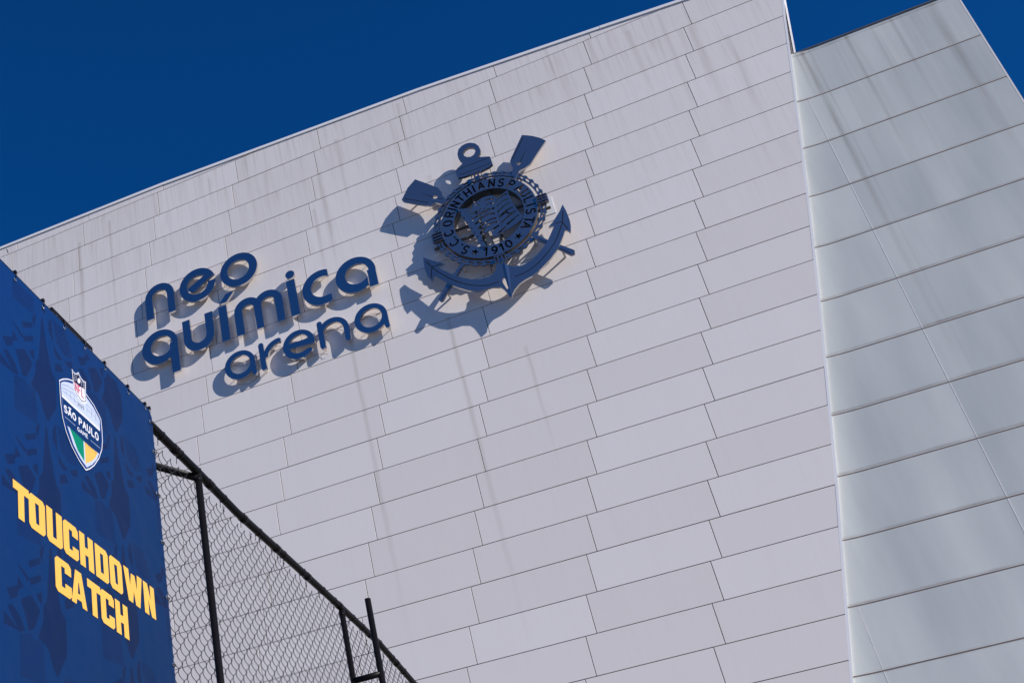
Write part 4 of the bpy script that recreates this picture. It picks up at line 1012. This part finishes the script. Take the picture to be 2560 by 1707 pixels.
# block lettering
CH = 0.16
def block(ch):
    s = 0.385; cc = 0.14                    # stroke width and chamfer in box units
    oct_ = [(cc, 0), (1 - cc, 0), (1, cc * .7), (1, 1 - cc * .7), (1 - cc, 1), (cc, 1), (0, 1 - cc * .7), (0, cc * .7)]
    if ch == 'T': return [(0, [(0, 1), (0, .76), (.31, .76), (.31, 0), (.69, 0), (.69, .76), (1, .76), (1, 1)])]
    if ch == 'O': return [(0, oct_), (-1, [(s + .04, .22), (1 - s, .22), (1 - s, .80), (s, .80)])]
    if ch == 'U': return [(0, [(cc, 0), (1 - cc, 0), (1, cc * .7), (1, 1), (1 - s, 1), (1 - s, .2), (s, .2), (s, 1), (0, 1), (0, cc * .7)])]
    if ch == 'C': return [(0, oct_), (-1, [(s, .22), (.60, .22), (.60, .36), (1.1, .36), (1.1, .66), (.60, .66), (.60, .80), (s, .80)])]
    if ch == 'H': return [(0, [(0, 0), (s, 0), (s, .39), (1 - s, .39), (1 - s, 0), (1, 0), (1, 1), (1 - s, 1), (1 - s, .62), (s, .62), (s, 1), (0, 1)])]
    if ch == 'D': return [(0, [(0, 0), (1 - cc, 0), (1, cc * .7), (1, 1 - cc * .7), (1 - cc, 1), (0, 1)]), (-1, [(s, .22), (1 - s, .22), (1 - s, .80), (s, .80)])]
    if ch == 'W': return [(0, [(0, 1), (.19, 0), (.42, 0), (.5, .40), (.58, 0), (.81, 0), (1, 1), (.73, 1), (.68, .50), (.60, .92), (.40, .92), (.32, .50), (.27, 1)])]
    if ch == 'N': return [(0, [(0, 0), (s, 0), (s, .50), (.62, 0), (1, 0), (1, 1), (1 - s, 1), (1 - s, .52), (.38, 1), (0, 1)])]
    if ch == 'A': return [(0, [(0, 0), (.30, 0), (.35, .16), (.65, .16), (.70, 0), (1, 0), (.70, 1), (.30, 1)]), (-1, [(.42, .34), (.58, .34), (.52, .66), (.48, .66)])]
tz = DATA['tz']; out = []
for lst, za, zb_ in ((DATA['t1'], tz[1], tz[0]), (DATA['t2'], tz[3], tz[2])):
    for ch, ya, yb_ in lst:
        g_ = (yb_ - ya) * 0.012; ya += g_; yb_ -= g_
        if ch == 'W': w_ = yb_ - ya
        out += [(v, [(ya + (yb_ - ya) * p[0], za + (zb_ - za) * p[1]) for p in P]) for v, P in block(ch)]
plate('lettering', out, lambda y, z, t: (BXP + 0.002, y, z + EYE), 0, [B_YEL], banner)
# shield emblem
sh = DATA['sh']
def sc_(P, k):
    cy_ = sum(p[0] for p in P) / len(P); cz_ = sum(p[1] for p in P) / len(P)
    return [(cy_ + (p[0] - cy_) * k, cz_ + (p[1] - cz_) * k) for p in P]
# 0 white 1 navy-blue 2 royal 3 pale 4 green 5 amber 6 red 7 navy
ops = [(0, sh['out']), (1, sc_(sh['out'], 0.973)), (3, sh['inn'])]
for l in DATA['shl']['roof']: ops.append((1 if False else 8, strip(l, 0.0042)))
ops += [(2, sh['blue'])]
ops += [(0, strip([sh['blue'][0], sh['blue'][1], sh['blue'][2], sh['blue'][3]], 0.016))]
ops += [(4, sh['green']), (5, sh['yel'])]
def along(P, k0, k1, n, ln_):
    a, b_ = P[k0], P[k1]; res = []
    for i in range(n):
        t = (i + 0.5) / n; y = a[0] + (b_[0] - a[0]) * t; z = a[1] + (b_[1] - a[1]) * t
        res.append((7, capsule((y, z + 0.002), (y, z - ln_ * (1.0 if i % 4 != 3 else 1.7)), 0.0028, 2)))
    return res
ops += along(sh['green'], 0, 2, 9, 0.012) + along(sh['yel'], 0, 2, 9, 0.012)
for l in DATA['shl']['thin']: ops.append((9, strip(l, 0.0025)))
ops += [(0, sc_(sh['nfl'], 1.10)), (7, sh['nfl']), (0, sc_(sh['nfl'], 0.93)), (7, sh['nflb']), (0, sh['nflw']), (0, sh['ball'])]
for p in DATA['star']: ops.append((0, [(p[0] + (0.0055 if k % 2 == 0 else 0.0026) * sin(pi * k / 5), p[1] + (0.0055 if k % 2 == 0 else 0.0026) * cos(pi * k / 5)) for k in range(10)]))
def line_text(s, key, w, val, kx=1.0):
    bl, br, tl, tr_ = DATA['txt'][key]
    n = sum(0.45 if ch == ' ' else 1.0 for ch in s if ch != '~'); u = 0; res = []
    for ch in s:
        adv = 0.45 if ch == ' ' else (0 if ch == '~' else 1.0)
        if ch == '~': uu = (u - 1.0) / n
        else: uu = u / n
        if ch != ' ':
            def pl(a, b_, uu=uu):
                t = uu + a * 1.06 / n
                x = bl[0] + (br[0] - bl[0]) * t; z = bl[1] + (br[1] - bl[1]) * t
                hx = tl[0] - bl[0]; hz = (tl[1] - bl[1]) * (1 - t) + (tr_[1] - br[1]) * t
                return (x, z + hz * b_)
            res += glyph(ch, pl, w, val)
        u += adv
    return res
ops += line_text('SA~O PAULO', 'SP', 0.0105, 0)
ops += line_text('GAME', 'GAME', 0.0052, 0)
ops += line_text('2025', 'Y', 0.0038, 7)
ops += line_text('NFL', 'NFL', 0.0085, 6)
B_GREYL = vinyl('banner_grey_line', (0.22, 0.27, 0.42))
plate('emblem', ops, lambda y, z, t: (BXP + 0.004, y, z + EYE), 0, [B_WHITE, B_FIELD, B_ROYAL, B_PALE, B_GREEN, B_AMBER, B_RED, B_NAVY, B_GREYL, B_PALE], banner)
# hem
V = []; F = []
box(V, F, (BXP - 0.012, y2 + 0.001, zb0 + EYE), (BXP - 0.002, y2 + 0.006, zt1 + EYE))
link('hem', mesh('hem', V, F), M_TIE, banner)
V = []; F = []
box(V, F, (BXP - 0.014, y0, zt0 + EYE + 0.001), (BXP - 0.001, y1, zt0 + EYE + 0.010))
link('hem', mesh('hem', V, F), M_TIE, banner)
for i, (y, z) in enumerate(DATA['grom']):
    o = pipe('grommet', [(BXP + 0.003, y + 0.009 * cos(t), z + EYE + 0.009 * sin(t)) for t in np.linspace(0, 2 * pi, 10)[:-1]], 0.0035, M_GROM, banner, 5, closed=True)
    topside = z > zt0 - 0.08
    if topside: pts = [(BXP + 0.004, y, z + EYE + 0.004), (BXP + 0.010, y + 0.004, zt0 + EYE + 0.006), (BXP - 0.02, y + 0.006, zt0 + EYE + 0.03), (-DF, y + 0.008, zt0 + EYE + 0.045)]
    else: pts = [(BXP + 0.004, y + 0.004, z + EYE), (BXP + 0.008, y2 + 0.004, z + EYE + 0.004), (BXP - 0.02, y2 + 0.03, z + EYE - 0.006), (-DF - 0.03, y2 + 0.04, z + EYE - 0.01)]
    pipe('cable_tie', pts, 0.0035, M_TIE, banner, 5)
    if topside:
        V = []; F = []; box(V, F, (BXP - 0.012, y - 0.006, zt0 + EYE + 0.010), (BXP + 0.008, y + 0.010, zt0 + EYE + 0.026))
        link('cable_tie', mesh('tie_head', V, F), M_TIE, banner)

# steel channel that peeps out above the banner
cn = DATA['chan']
chn = tag(empty('steel_channel', (-DF - 0.1, cn[0][0], cn[0][1] + EYE)), 'short black steel channel lying on the fence rail behind the banner top', 'steel bar')
ya, yb_ = cn[1][0], cn[2][0]; zt_ = (cn[1][1] + cn[2][1]) / 2 + EYE
V = []; F = []
box(V, F, (-DF - 0.10, ya, zt_ - 0.12), (-DF - 0.02, yb_, zt_ + 0.015))
link('channel_body', mesh('channel_body', V, F), M_PIPE, chn)
V = []; F = []
for t in (0.08, 0.92):
    y = ya + (yb_ - ya) * t
    tube(V, F, [(-DF - 0.02, y, zt_ - 0.03), (-DF - 0.012, y, zt_ - 0.03)], 0.008, 8)
link('bolt', mesh('bolt', V, F), M_GROM, chn)
print('objects', len(bpy.data.objects), 'tris', sum(len(o.data.polygons) for o in bpy.data.objects if o.type == 'MESH'))
